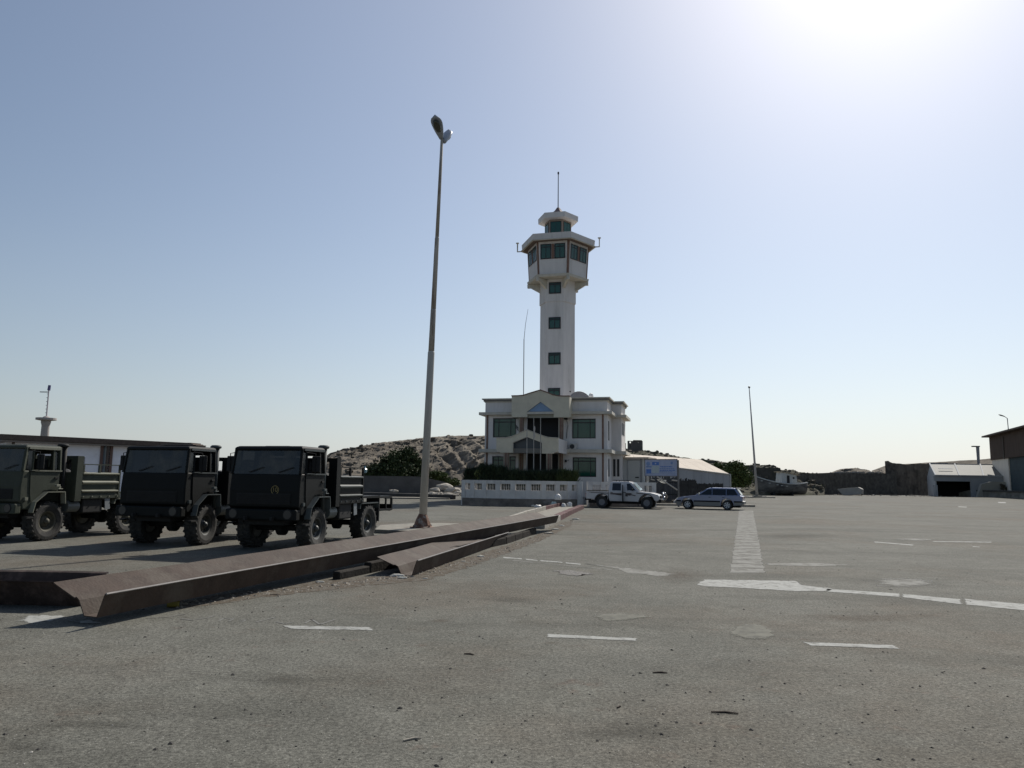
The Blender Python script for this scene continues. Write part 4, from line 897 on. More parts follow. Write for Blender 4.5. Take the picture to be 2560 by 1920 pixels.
def army_truck(loc, rz, label, paint, paint2, rimm, badge=False, steer=0.0, wheelbase=2.75, extras=0):
    T = empty('army_truck', loc, rz, label, 'truck', 'old army trucks parked side by side')
    P, P2 = paint, paint2; ms = wheel_meshes(.50, .36, .25, rimm)
    WX = .80
    for x, y, fl, st in ((WX, 0, False, steer), (-WX, 0, True, steer), (WX, wheelbase, False, 0), (-WX, wheelbase, True, 0)):
        put_wheel(T, ms, x, y, .50, fl, st)
    # cab shell
    side = [(-.80, .98), (-.87, 1.02), (-.88, 1.4), (-.84, 1.80), (.28, 1.80), (.28, 1.24), (-.16, 1.24), (-.46, 1.0), (-.50, .82), (-.76, .82)]
    MB().prism(side, -.93, .93, 'x').build('cab_body', P, T, bevel=.035, seg=3)
    d = MB(); 
    for s_ in (-1, 1):
        x = s_ * .935
        d = MB().prism([(-.60, 1.27), (-.63, 1.78), (.24, 1.78), (.24, 1.30), (-.2, 1.30), (-.42, 1.1), (-.55, 1.0)], min(x, x + s_ * .012), max(x, x + s_ * .012), 'x').build('door', P, T, bevel=.006)
        MB().obox((s_ * .962, .15, 1.62), (.03, .12, .035)).build('handle', UNDER, d)
        MB().obox((s_ * .94, -.16, 1.80), (.07, .9, .035)).build('window_sill', P2, T)
    # greenhouse
    def pt(s_, y, z):
        u = (z - 1.8) / .56; return (s_ * (.91 - .03 * u), y, z)
    for s_ in (-1, 1):
        MB().bar(pt(s_, -.82, 1.79), pt(s_, -.735, 2.38), .06, .08).build('pillar', P, T)
        MB().bar(pt(s_, -.56, 1.79), pt(s_, -.53, 2.36), .045, .05).build('pillar', P, T)
        MB().bar(pt(s_, .06, 1.79), pt(s_, .06, 2.36), .05, .06).build('pillar', P, T)
        MB().bar(pt(s_, .24, 1.79), pt(s_, .23, 2.36), .06, .10).build('pillar', P, T)
        q = [pt(s_, .09, 1.84), pt(s_, .20, 1.84), pt(s_, .195, 2.30), pt(s_, .09, 2.30)]
        MB().add(q + [(p[0] - s_ * .01, p[1], p[2]) for p in q], [(0, 1, 2, 3), (7, 6, 5, 4)]).build('quarter_pane', GLS, T)
        q = [pt(s_, -.77, 1.82), pt(s_, -.58, 1.82), pt(s_, -.55, 2.30), pt(s_, -.71, 2.30)]
        MB().add(q + [(p[0] - s_ * .01, p[1], p[2]) for p in q], [(0, 1, 2, 3), (7, 6, 5, 4)]).build('vent_pane', GLS, T)
    bk = MB().holes(-.90, .90, 1.79, 2.36, .22, .26, [(-.62, -.12, 1.92, 2.25), (.12, .62, 1.92, 2.25)]).build('cab_back', P, T)
    roof = MB().loft([[(x * k1, y, z) for x, y in ((-.905, -.78 + dy), (.905, -.78 + dy), (.905, .28), (-.905, .28))] for k1, dy, z in ((1.0, 0, 2.345), (1.012, -.02, 2.38), (1.0, .0, 2.425), (.93, .06, 2.455))])
    roof.build('roof', P, T, bevel=.02)
    for s_ in (-1, 1): MB().obox((s_ * .915, -.22, 2.372), (.03, .95, .05)).build('gutter', P2, T)
    MB().box(-.33, .33, -.42, .18, 2.45, 2.475).build('roof_hatch', P2, T, bevel=.01)
    # windscreen
    q = [(-.89, -.832, 1.79), (.89, -.832, 1.79), (.87, -.755, 2.35), (-.87, -.755, 2.35)]
    MB().add(q + [(p[0], p[1] + .01, p[2]) for p in q], [(0, 1, 2, 3), (7, 6, 5, 4)]).build('windscreen', GLS, T)
    for x in (-.45, .35): MB().bar((x, -.86, 1.83), (x + .38, -.84, 1.95), .015).build('wiper', UNDER, T)
    # interior
    for x in (-.45, .45): MB().box(x - .24, x + .24, -.02, .12, 1.6, 2.12).build('seat', SEAT, T, bevel=.04)
    sw = MB(); 
    for k in range(14):
        a, b = 2 * pi * k / 14, 2 * pi * (k + 1) / 14
        sw.bar((.45 + .22 * cos(a), -.42 - .08 * sin(a), 1.93 + .17 * sin(a)), (.45 + .22 * cos(b), -.42 - .08 * sin(b), 1.93 + .17 * sin(b)), .025)
    sw.build('steering_wheel', SEAT, T)
    # nose
    g = MB().box(-.72, .72, -.885, -.86, 1.08, 1.34)
    for k in range(6): g.box(-.70, .70, -.9, -.884, 1.10 + k * .04, 1.115 + k * .04)
    g.build('grille', UNDER, T)
    MB().box(-.94, .94, -.98, -.80, .72, .97).build('bumper', P, T, bevel=.03)
    for s_ in (-1, 1):
        hl = MB().lathe([(.10, -.01), (.10, .02), (.085, .03)], (s_ * .72, -.985, .86), 'y', 16).build('headlight', mat('dull_glass', (.03, .03, .03), .3), T)
        MB().lathe([(.115, -.012), (.125, .0), (.115, .015)], (s_ * .72, -.98, .86), 'y', 16).build('rim', UNDER, hl)
        MB().box(s_ * .95 - .03, s_ * .95 + .03, -.74, -.66, 1.05, 1.13).build('marker_lamp', P2, T)
        MB().box(s_ * .35 - .03, s_ * .35 + .03, -1.08, -.95, .72, .80).build('tow_hook', UNDER, T)
    # fender flares and step lamps
    for s_ in (-1, 1):
        fl = MB(); pl = [(.40, .95), (.36, 1.255), (-.17, 1.255), (-.50, 1.0), (-.56, .74)]
        for a, b in zip(pl, pl[1:]):
            fl.bar((s_ * .99, a[0], a[1]), (s_ * .99, b[0], b[1]), .16, .02)
        fl.build('fender', P2, T)
        MB().obox((s_ * 1.03, .20, 1.335), (.10, .14, .02)).obox((s_ * 1.03, .2, 1.36), (.04, .06, .08)).obox((s_ * 1.02, .14, 1.42), (.08, .12, .06)).build('side_lamp', P2, T, bevel=.008)
        MB().box(s_ * .98 - .06, s_ * .98 + .06, -.70, -.50, .60, .64).build('step', UNDER, T)
    # mirror on the window
    for s_ in (-1, 1):
        MB().box(s_ * 1.16 - .11, s_ * 1.16 + .11, -.58, -.54, 1.84, 2.22).build('mirror', UNDER, T, bevel=.02)
        MB().tube([(s_ * .96, -.66, 2.3), (s_ * 1.16, -.6, 2.28), (s_ * 1.16, -.58, 1.8), (s_ * .97, -.7, 1.78)], .012, 5).build('mirror_arm', UNDER, T)
    # snorkel with mushroom head behind the cab
    MB().tube([(.78, .50, .9), (.78, .50, 2.44)], .06, 10).lathe([(.11, 2.44), (.14, 2.46), (.14, 2.50), (.10, 2.53), (.02, 2.535)], (.78, .44, 0), 'z', 18).build('air_intake', P2 if extras else UNDER, T, smooth=True)
    # chassis, axles, tank
    ch = MB()
    for s_ in (-1, 1): ch.box(s_ * .42 - .04, s_ * .42 + .04, -.8, wheelbase + .9, .78, .98)
    ch.box(-.5, .5, -.76, .36, .60, .82)
    ch.build('chassis', UNDER, T)
    for y in (0, wheelbase):
        MB().tube([(-.7, y, .5), (.7, y, .5)], .08, 10).lathe([(.06, -.16), (.19, -.08), (.19, .08), (.06, .16)], (.0, y, .5), 'x', 14).build('axle', UNDER, T)
        for s_ in (-1, 1): MB().prism([(y - .55, .80), (y, .62), (y + .55, .80), (y + .55, .84), (y, .70), (y - .55, .84)], s_ * .5 - .04, s_ * .5 + .04, 'x').build('leaf_spring', UNDER, T)
    MB().tube([(.78, .62, .86), (.78, 1.0, .86)], .16, 14).build('air_tank', mat('tank_grey', (.10, .11, .105), .5), T)
    MB().box(.45, .96, 1.05, 1.75, .66, 1.12).build('fuel_tank', UNDER, T, bevel=.04)
    MB().box(-.96, -.45, .9, 1.75, .66, 1.12).build('battery_box', UNDER, T, bevel=.04)
    MB().obox((.985, 1.88, .98), (.02, .17, .46), None, (radians(6), 0, 0)).build('number_plate', mat('plate_grey', (.20, .215, .22), .6, var=.15, scale=14), T)
    # bed
    y0, y1 = .78, 2.22
    MB().box(-1.0, 1.0, y0, wheelbase + .62, 1.18, 1.24).build('bed_floor', P, T)
    MB().box(-1.02, 1.02, y0 + .05, y1 + .1, 1.06, 1.178).build('bed_sill', P, T, bevel=.01)
    for k in range(5): MB().lathe([(.02, 0), (.02, .03)], (1.02, y0 + .2 + k * .3, 1.12), 'x', 6).build('bolt', P2, T)
    hb = MB().holes(-1.0, 1.0, 1.0, 2.22, y0 - .06, y0, [(-.75, -.10, 1.78, 2.12), (.10, .80, 1.78, 2.12)]); hb.build('headboard', P, T)
    for s_ in (-1, 1):
        MB().box(s_ * 1.0 - .04, s_ * 1.0 + .04, y0 - .08, y0 + .12, 1.0, 2.22).build('headboard_post', P, T)
        p_ = MB().box(s_ * .98 - .02, s_ * .98 + .02, y0 + .14, y1, 1.25, 1.76).build('side_panel', P, T)
        for z, dz, dxx in ((1.265, .035, .05), (1.50, .05, .045), (1.745, .035, .05)):
            MB().prism([(1.0, z - dz), (1.0 + dxx, z - dz * .3), (1.0 + dxx, z + dz * .3), (1.0, z + dz)] if s_ > 0 else [(-1.0, z - dz), (-1.0 - dxx, z - dz * .3), (-1.0 - dxx, z + dz * .3), (-1.0, z + dz)], y0 + .15, y1 - .02, 'y').build('side_rib', P2, p_)
        for y in (y0 + .17, (y0 + y1) / 2, y1 + .02): MB().box(s_ * 1.0 - .025, s_ * 1.0 + .025, y - .025, y + .025, 1.77 if y < y1 else 1.05, 1.98 if y < y1 else 2.02).build('stake', P, T)
        MB().box(s_ * 1.0 - .02, s_ * 1.0 + .02, y0 + .14, y1, 1.985, 2.01).build('top_rail', P, T)
        MB().box(s_ * .80 - .2, s_ * .80 + .2, wheelbase + .56, wheelbase + .60, .52, 1.18).build('mud_flap', UNDER, T)
        MB().prism([(wheelbase - .62, .9), (wheelbase - .56, 1.06), (wheelbase + .56, 1.06), (wheelbase + .6, .9), (wheelbase + .56, .9), (wheelbase + .54, 1.03), (wheelbase - .54, 1.03), (wheelbase - .58, .9)], s_ * .8 - .19, s_ * .8 + .19, 'x').build('mudguard', P2, T)
    tl = MB().box(-.98, .98, wheelbase + .62, wheelbase + 1.5, 1.16, 1.22)
    for s_ in (-.97, .97):
        tl.box(s_ - .03, s_ + .03, wheelbase + .62, wheelbase + 1.5, .80, .86).box(s_ - .03, s_ + .03, wheelbase + 1.44, wheelbase + 1.5, .86, 1.16).box(s_ - .02, s_ + .02, wheelbase + 1.05, wheelbase + 1.1, .86, 1.16)
    tl.box(-.94, .94, wheelbase + 1.44, wheelbase + 1.5, .78, .98); tl.build('tail_frame', P, T)
    if extras == 2:
        MB().tube([(-.1, 1.6, 1.45), (.55, 1.62, 1.42), (.3, 1.7, 1.62)], .12, 8).build('load_drum', UNDER, T)
        MB().lathe([(.02, 0), (.06, .02), (.07, .1), (.03, .14), (.028, .2)], (1.0, y1 + .12, 1.86), 'z', 10).build('lamp', mat('blue_lamp', (.25, .38, .42), .3), T)
    for x, y, r, a in ((.0, 1.25, .32, .3), (.1, 1.65, .28, 1.9)):
        MB().lathe([(.15, -.1), (.32, -.1), (.34, 0), (.32, .1), (.15, .1)], (x, y, 1.55), 'y', 20).build('spare_part', UNDER, T)
    if badge:
        yb = -.884; R_ = .105; cx, cz = .30, 1.42; m_ = mat('badge_ochre', (.22, .17, .06), .7, var=.3, scale=20)
        r_ = MB(); n = 30
        for k in range(n):
            a, b = 2 * pi * k / n, 2 * pi * (k + 1) / n
            r_.add([(cx + R_ * cos(a), yb, cz + R_ * sin(a)), (cx + R_ * cos(b), yb, cz + R_ * sin(b)), (cx + (R_ - .016) * cos(b), yb, cz + (R_ - .016) * sin(b)), (cx + (R_ - .016) * cos(a), yb, cz + (R_ - .016) * sin(a))], [(0, 1, 2, 3)])
        rd_ = r_.build('roundel', m_, T)
        fc = bpy.data.curves.new('number', 'FONT'); fc.body = '10'; fc.size = .15; fc.align_x = 'CENTER'; fc.align_y = 'CENTER'; fc.extrude = .001
        to = bpy.data.objects.new('tmp', fc); me = bpy.data.meshes.new_from_object(to); bpy.data.objects.remove(to)
        me.materials.clear(); me.materials.append(m_)
        nb = bpy.data.objects.new('numeral', me); COL.objects.link(nb); nb.parent = rd_; nb.location = (cx, yb, cz); nb.rotation_euler = (pi / 2, 0, 0)
    return T
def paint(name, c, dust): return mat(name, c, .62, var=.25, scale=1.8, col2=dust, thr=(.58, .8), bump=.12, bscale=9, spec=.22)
g3 = gnd(793, 1374); g2_ = gnd(513, 1362); g1_ = gnd(115, 1352)
def truck_at(g, rz): # g is the ground contact of the near-side front wheel
    R_ = Matrix.Rotation(rz, 3, 'Z'); return Vector((g.x, g.y, 0)) - R_ @ Vector((.90, -.0, 0))
RIMD = mat('rim_dark', (.06, .062, .058), .55, .2, var=.3, scale=5)
RIMO = mat('rim_olive', (.075, .07, .05), .75, var=.3, scale=8)
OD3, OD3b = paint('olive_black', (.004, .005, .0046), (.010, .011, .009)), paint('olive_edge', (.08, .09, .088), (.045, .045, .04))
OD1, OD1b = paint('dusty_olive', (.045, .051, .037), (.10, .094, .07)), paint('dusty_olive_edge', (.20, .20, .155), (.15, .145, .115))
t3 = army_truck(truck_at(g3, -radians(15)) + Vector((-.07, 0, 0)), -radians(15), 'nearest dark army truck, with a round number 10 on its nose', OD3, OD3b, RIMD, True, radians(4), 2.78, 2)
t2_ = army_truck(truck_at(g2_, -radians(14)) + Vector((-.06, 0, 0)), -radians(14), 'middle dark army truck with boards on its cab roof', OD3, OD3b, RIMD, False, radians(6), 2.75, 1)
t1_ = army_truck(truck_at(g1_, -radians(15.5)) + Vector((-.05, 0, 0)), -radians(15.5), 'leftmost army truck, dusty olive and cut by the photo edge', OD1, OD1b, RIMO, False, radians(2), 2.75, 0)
# stacked boards on the middle truck's roof
bd = empty('board_stack', t2_.location + Vector((0, 0, 2.475)), -radians(14), 'thin boards lying on the roof of the middle truck', 'boards')
for k, (x0, x1, z, m_) in enumerate([(-.1, .84, .0, BRN), (-.2, .74, .026, mat('pale_board', (.25, .2, .16), .85, var=.2)), (.0, .68, .052, BRN)]):
    MB().obox(((x0 + x1) / 2, -.25, z + .012), (x1 - x0, .4, .022), None, (0, 0, .02 * k)).build('board', m_, bd)

# ================================================================ cars
def car_paint(name, c, rough=.35): return mat(name, c, rough, 0.0, var=.05, scale=1.5, coat=.5)
CHR = mat('chrome', (.55, .55, .55), .2, .9); BLK = mat('black_plastic', (.010, .010, .011), .7, spec=.25)
CGL = glass('car_glass', (.006, .007, .009), .10, (.04, .04, .04), .12, .12, 2)
HL = mat('headlamp', (.5, .5, .48), .15)
def arch(cx, cz, r, a0, a1, n=10): return [(cx + r * cos(radians(a0 + (a1 - a0) * k / n)), cz + r * sin(radians(a0 + (a1 - a0) * k / n))) for k in range(n + 1)]
def body_shell(prof, w, crown=.06):
    """side outline (y,z) lofted across the width with tumblehome: x stations"""
    mb = MB(); st = [(-1, 0.06, .05), (-.965, .025, .012), (-.90, 0, 0), (.90, 0, 0), (.965, .025, .012), (1, .06, .05)]
    cy = sum(p[0] for p in prof) / len(prof); zm = max(p[1] for p in prof)
    rings = []
    for s_, sh, dz in st:
        rings.append([(s_ * w, p[0] + (sh * (1 if p[0] < cy else -1) if abs(p[0] - cy) > 1.6 else 0), p[1] - (dz if p[1] > zm * .8 else 0)) for p in prof])
    return mb.loft(rings)
def car_wheels(T, r, wd, rim_r, m_, xs, ys, star=False, steer=0):
    ty = MB(); h = wd / 2
    ty.lathe([(rim_r, -h * .8), (r * .82, -h), (r * .95, -h * .92), (r, -h * .7), (r, h * .7), (r * .95, h * .92), (r * .82, h), (rim_r, h * .8)], (0, 0, 0), 'x', 32, 0, False)
    tm = ty.mesh('tyre', mat('car_tyre', (.022, .022, .022), .8))
    rb = MB().lathe([(rim_r * .96, h * .70), (rim_r * 1.03, h * .82), (rim_r * 1.03, h * .6), (rim_r * .9, h * .25), (rim_r * .2, h * .25)], (0, 0, 0), 'x', 28)
    back = rb.mesh('rim', m_ if not star else BLK)
    sp = MB(); n = 6
    for k in range(n):
        a = 2 * pi * k / n; M = Matrix.Rotation(a, 3, 'X')
        if star: sp.obox(M @ Vector((h * .6, rim_r * .5, 0)), (.03, rim_r * .98, rim_r * .34), M)
        else: sp.obox(M @ Vector((h * .4, rim_r * .55, 0)), (.03, rim_r * .26, rim_r * .20), M)
    sp.lathe([(rim_r * .3, h * .3), (rim_r * .28, h * .7), (.01, h * .74)], (0, 0, 0), 'x', 14)
    sp.lathe([(rim_r * .98, h * .62), (rim_r * .98, h * .80), (rim_r * .86, h * .78), (rim_r * .86, h * .62)], (0, 0, 0), 'x', 28) if star else None
    sm = sp.mesh('spokes', m_)
    for y in ys:
        for x in xs:
            o_ = bpy.data.objects.new('wheel', tm); COL.objects.link(o_); o_.parent = T; o_.location = (x, y, r)
            o_.rotation_euler = (random.uniform(0, 6), 0, (pi if x < 0 else 0))
            for nm, me in (('rim', back), ('spokes', sm)):
                c_ = bpy.data.objects.new(nm, me); COL.objects.link(c_); c_.parent = o_
def side_plate(name, pts, xf, m_, parent, t=.012):
    """thin plate hugging the flank; xf(z) gives x; mirrored pair handled by caller"""
    v = [(xf(z), y, z) for y, z in pts]; s_ = 1 if v[0][0] > 0 else -1
    v2 = [(p[0] + s_ * t, p[1], p[2]) for p in v]; n = len(pts)
    return MB().add(v + v2, [tuple(range(n)), tuple(range(2 * n - 1, n - 1, -1))] + [(i, (i + 1) % n, n + (i + 1) % n, n + i) for i in range(n)]).build(name, m_, parent)
# --- pickup: local -Y is forward
def pickup():
    a = gnd(1505, 1269.5); rz = radians(90 - 19)            # forward (-Y) must point to the right and a little to us
    fwd = Vector((cos(radians(-19)), sin(radians(-19)), 0)); rzz = atan2(fwd.x, -fwd.y)      # R(rz)*(0,-1)=(sin rz,-cos rz)
    rgt = Matrix.Rotation(rzz, 3, 'Z') @ Vector((1, 0, 0))      # local +x in world
    WB, w = 3.02, .84
    # near flank is local +x or -x ?
    s_near = 1 if rgt.y < 0 else -1
    loc = Vector((a.x, a.y, 0)) - rgt * s_near * .78
    T = empty('pickup_truck', loc, rzz, 'white double-cab pickup with dark side graphics and roof rack', 'pickup truck')
    Wp = car_paint('pickup_white', (.50, .49, .49)); r = .395
    # side outline, y=0 rear axle, y negative forward
    lo = .52
    pr = [(1.22, .62), (1.24, 1.06), (-.02, 1.10), (-.02, 1.10)]
    bed = [(1.08, .60), (1.10, .80), (1.08, 1.10), (-.42, 1.11), (-.42, .62)] + [(-.0, .0)] * 0 + [(.0 + .50 * cos(radians(a_)), .44 + .50 * sin(radians(a_))) for a_ in range(148, -1, -18)] + [(.60, .60)]
    MB().prism(bed, -w, w, 'x').build('cargo_bed', Wp, T, bevel=.035, seg=3)
    MB().box(-w + .06, w - .06, -.38, 1.05, 1.105, 1.125).build('bed_cover', BLK, T)
    for s_ in (-1, 1):
        MB().tube([(s_ * (w - .03), -.40, 1.16), (s_ * (w - .03), 1.06, 1.15)], .022, 6).build('bed_rail', BLK, T)
    frontarch = [(-WB + .50 * cos(radians(a_)), .44 + .50 * sin(radians(a_))) for a_ in range(180, -1, -18)]
    # cab + bonnet body in one outline up to belt line
    body = [(-.53, .46), (-.45, .64), (-.45, 1.12), (-2.12, 1.15), (-2.46, 1.13), (-3.30, 1.06), (-3.74, .95), (-3.86, .82), (-3.86, .55), (-3.62, .50)] + frontarch[1:-1] + [(-WB + .52, .44)]
    MB().prism(body, -w, w, 'x').build('body', Wp, T, bevel=.05, seg=3)
    # greenhouse
    gh0 = [(-.72, 1.10), (-2.42, 1.10)]; 
    def gx(z): return w - .04 - (z - 1.1) * .22
    pr = [(-.46, 1.11), (-.50, 1.50), (-.58, 1.72), (-.72, 1.77), (-1.80, 1.765), (-1.98, 1.72), (-2.50, 1.13)]
    ring = lambda s_: [(s_ * gx(z), y, z) for y, z in pr]
    MB().loft([ring(-1), [(s0[0] * .86, s0[1], s0[2] + .02) for s0 in ring(-1)], [(s0[0] * .86, s0[1], s0[2] + .02) for s0 in ring(1)], ring(1)]).build('cabin', Wp, T, bevel=.025)
    ws = [(-gx(1.18) * .9, -2.455, 1.19), (gx(1.18) * .9, -2.455, 1.19), (gx(1.66) * .9, -2.035, 1.67), (-gx(1.66) * .9, -2.035, 1.67)]
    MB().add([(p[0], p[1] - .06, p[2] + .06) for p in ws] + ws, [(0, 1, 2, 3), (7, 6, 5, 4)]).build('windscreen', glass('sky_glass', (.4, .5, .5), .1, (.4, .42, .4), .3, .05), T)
    for s_ in (-1, 1):
        xf = lambda z, s_=s_: s_ * (gx(z) + .002)
        side_plate('side_window', [(-.70, 1.18), (-.72, 1.66), (-1.28, 1.67), (-1.29, 1.18)], xf, CGL, T)
        side_plate('side_window', [(-1.72, 1.20), (-1.68, 1.64), (-1.90, 1.64), (-2.30, 1.20)], xf, CGL, T)
        for y0, y1, nm in ((-.56, -1.38, 'rear_door'), (-1.44, -2.34, 'front_door')):
            side_plate(nm, [(y0, .56), (y0, 1.11), (y1, 1.11), (y1, .56)], lambda z, s_=s_: s_ * (w + .002), Wp, T, .006)
            side_plate('handle', [(y0 - .04, 1.03), (y0 - .04, 1.07), (y0 - .20, 1.07), (y0 - .20, 1.03)], lambda z, s_=s_: s_ * (w + .01), BLK, T, .02)
        DG = mat('graphic_dark', (.05, .035, .035), .5, var=.4, scale=9)
        side_plate('decal', [(1.0, 1.05), (.7, 1.0), (.2, 1.0), (-.42, .96), (-.42, 1.01), (.2, 1.04)], lambda z, s_=s_: s_ * (w + .003), DG, T, .004)
        side_plate('decal', [(-.58, 1.0), (-.58, .92), (-.9, .90), (-1.36, .84), (-1.36, 1.0), (-1.0, 1.0)], lambda z, s_=s_: s_ * (w + .010), DG, T, .004)
        side_plate('decal', [(-1.62, 1.02), (-1.60, .80), (-1.8, .79), (-1.75, .86), (-2.0, .84), (-1.9, .9), (-2.28, .82), (-2.30, .88), (-1.95, .96), (-2.1, 1.02)], lambda z, s_=s_: s_ * (w + .010), DG, T, .004)
        side_plate('decal', [(-2.34, 1.06), (-3.1, .98), (-3.4, .92), (-3.0, .95), (-2.34, 1.0)], lambda z, s_=s_: s_ * (w + .003), DG, T, .004)
        fl = MB()
        for cy in (0, -WB):
            pa = [(cy + .51 * cos(radians(a_)), .44 + .51 * sin(radians(a_))) for a_ in range(-6, 187, 16)]
            for p, q in zip(pa, pa[1:]): fl.bar((s_ * (w + .005), p[0], p[1]), (s_ * (w + .005), q[0], q[1]), .05, .03)
        fl.build('wheel_arch', BLK, T)
        MB().box(s_ * (w - .06) - .05, s_ * (w - .06) + .05, -2.4, -.62, .40, .47).build('side_step', BLK, T, bevel=.01)
        MB().box(s_ * (w + .12) - .1, s_ * (w + .12) + .1, -2.14, -2.06, 1.17, 1.33).build('mirror', BLK, T, bevel=.02)
        MB().box(s_ * .62 - .2, s_ * .62 + .2, -3.735, -3.66, .74, .90).build('headlight', HL, T, bevel=.02)
        MB().box(s_ * (w - .12) - .05, s_ * (w - .12) + .05, -WB + .56, -WB + .60, .16, .45).build('mud_flap', BLK, T)
        MB().box(s_ * (w - .12) - .05, s_ * (w - .12) + .05, .54, .57, .22, .5).build('mud_flap', BLK, T)
        MB().box(s_ * (w - .06) - .05, s_ * (w - .06) + .05, 1.07, 1.12, .72, .98).build('tail_lamp', mat('tail_red', (.3, .03, .02), .3), T)
    # the front door on the near side is standing open
    MB().obox((s_near * (w + .17), -1.46, 1.02), (.40, .05, 1.12), None, (0, 0, s_near * -.12)).build('open_door', BLK, T, bevel=.02)
    MB().box(-.5, .5, -3.90, -3.85, .72, .88).build('grille', BLK, T)
    MB().box(-w, w, -3.98, -3.78, .46, .64).build('bumper', BLK, T, bevel=.03)
    MB().box(-w + .1, w - .1, 1.09, 1.20, .50, .62).build('bumper', BLK, T, bevel=.02)
    MB().tube([(0, 1.15, .55), (0, 1.35, .55), (0, 1.35, .62)], .03, 6).build('tow_bar', BLK, T)
    bb = MB()
    for s_ in (-1, 1): bb.tube([(s_ * .55, -3.96, .5), (s_ * .55, -4.12, .62), (s_ * .50, -4.10, .98), (s_ * .42, -4.0, 1.08)], .038, 8)
    bb.tube([(-.42, -4.0, 1.08), (.42, -4.0, 1.08)], .038, 8).tube([(-.53, -4.1, .80), (.53, -4.1, .80)], .032, 8); bb.build('bull_bar', CHR, T, smooth=True)
    rk = MB()
    for s_ in (-1, 1): rk.tube([(s_ * .55, -.72, 1.87), (s_ * .55, -1.85, 1.86)], .018, 6)
    for y in (-.8, -1.15, -1.5, -1.8): rk.tube([(-.58, y, 1.86), (.58, y, 1.86)], .02, 6)
    for s_ in (-1, 1):
        for y in (-.95, -1.75): rk.tube([(s_ * .55, y, 1.74), (s_ * .55, y, 1.86)], .02, 6)
    rk.build('roof_rack', BLK, T)
    MB().box(-.5, .5, -2.6, 1.0, .30, .50).build('chassis', UNDER, T)
    car_wheels(T, r, .26, .215, mat('wheel_silver', (.16, .16, .17), .5, .3), (w - .10, -w + .10), (0, -WB))
pickup()
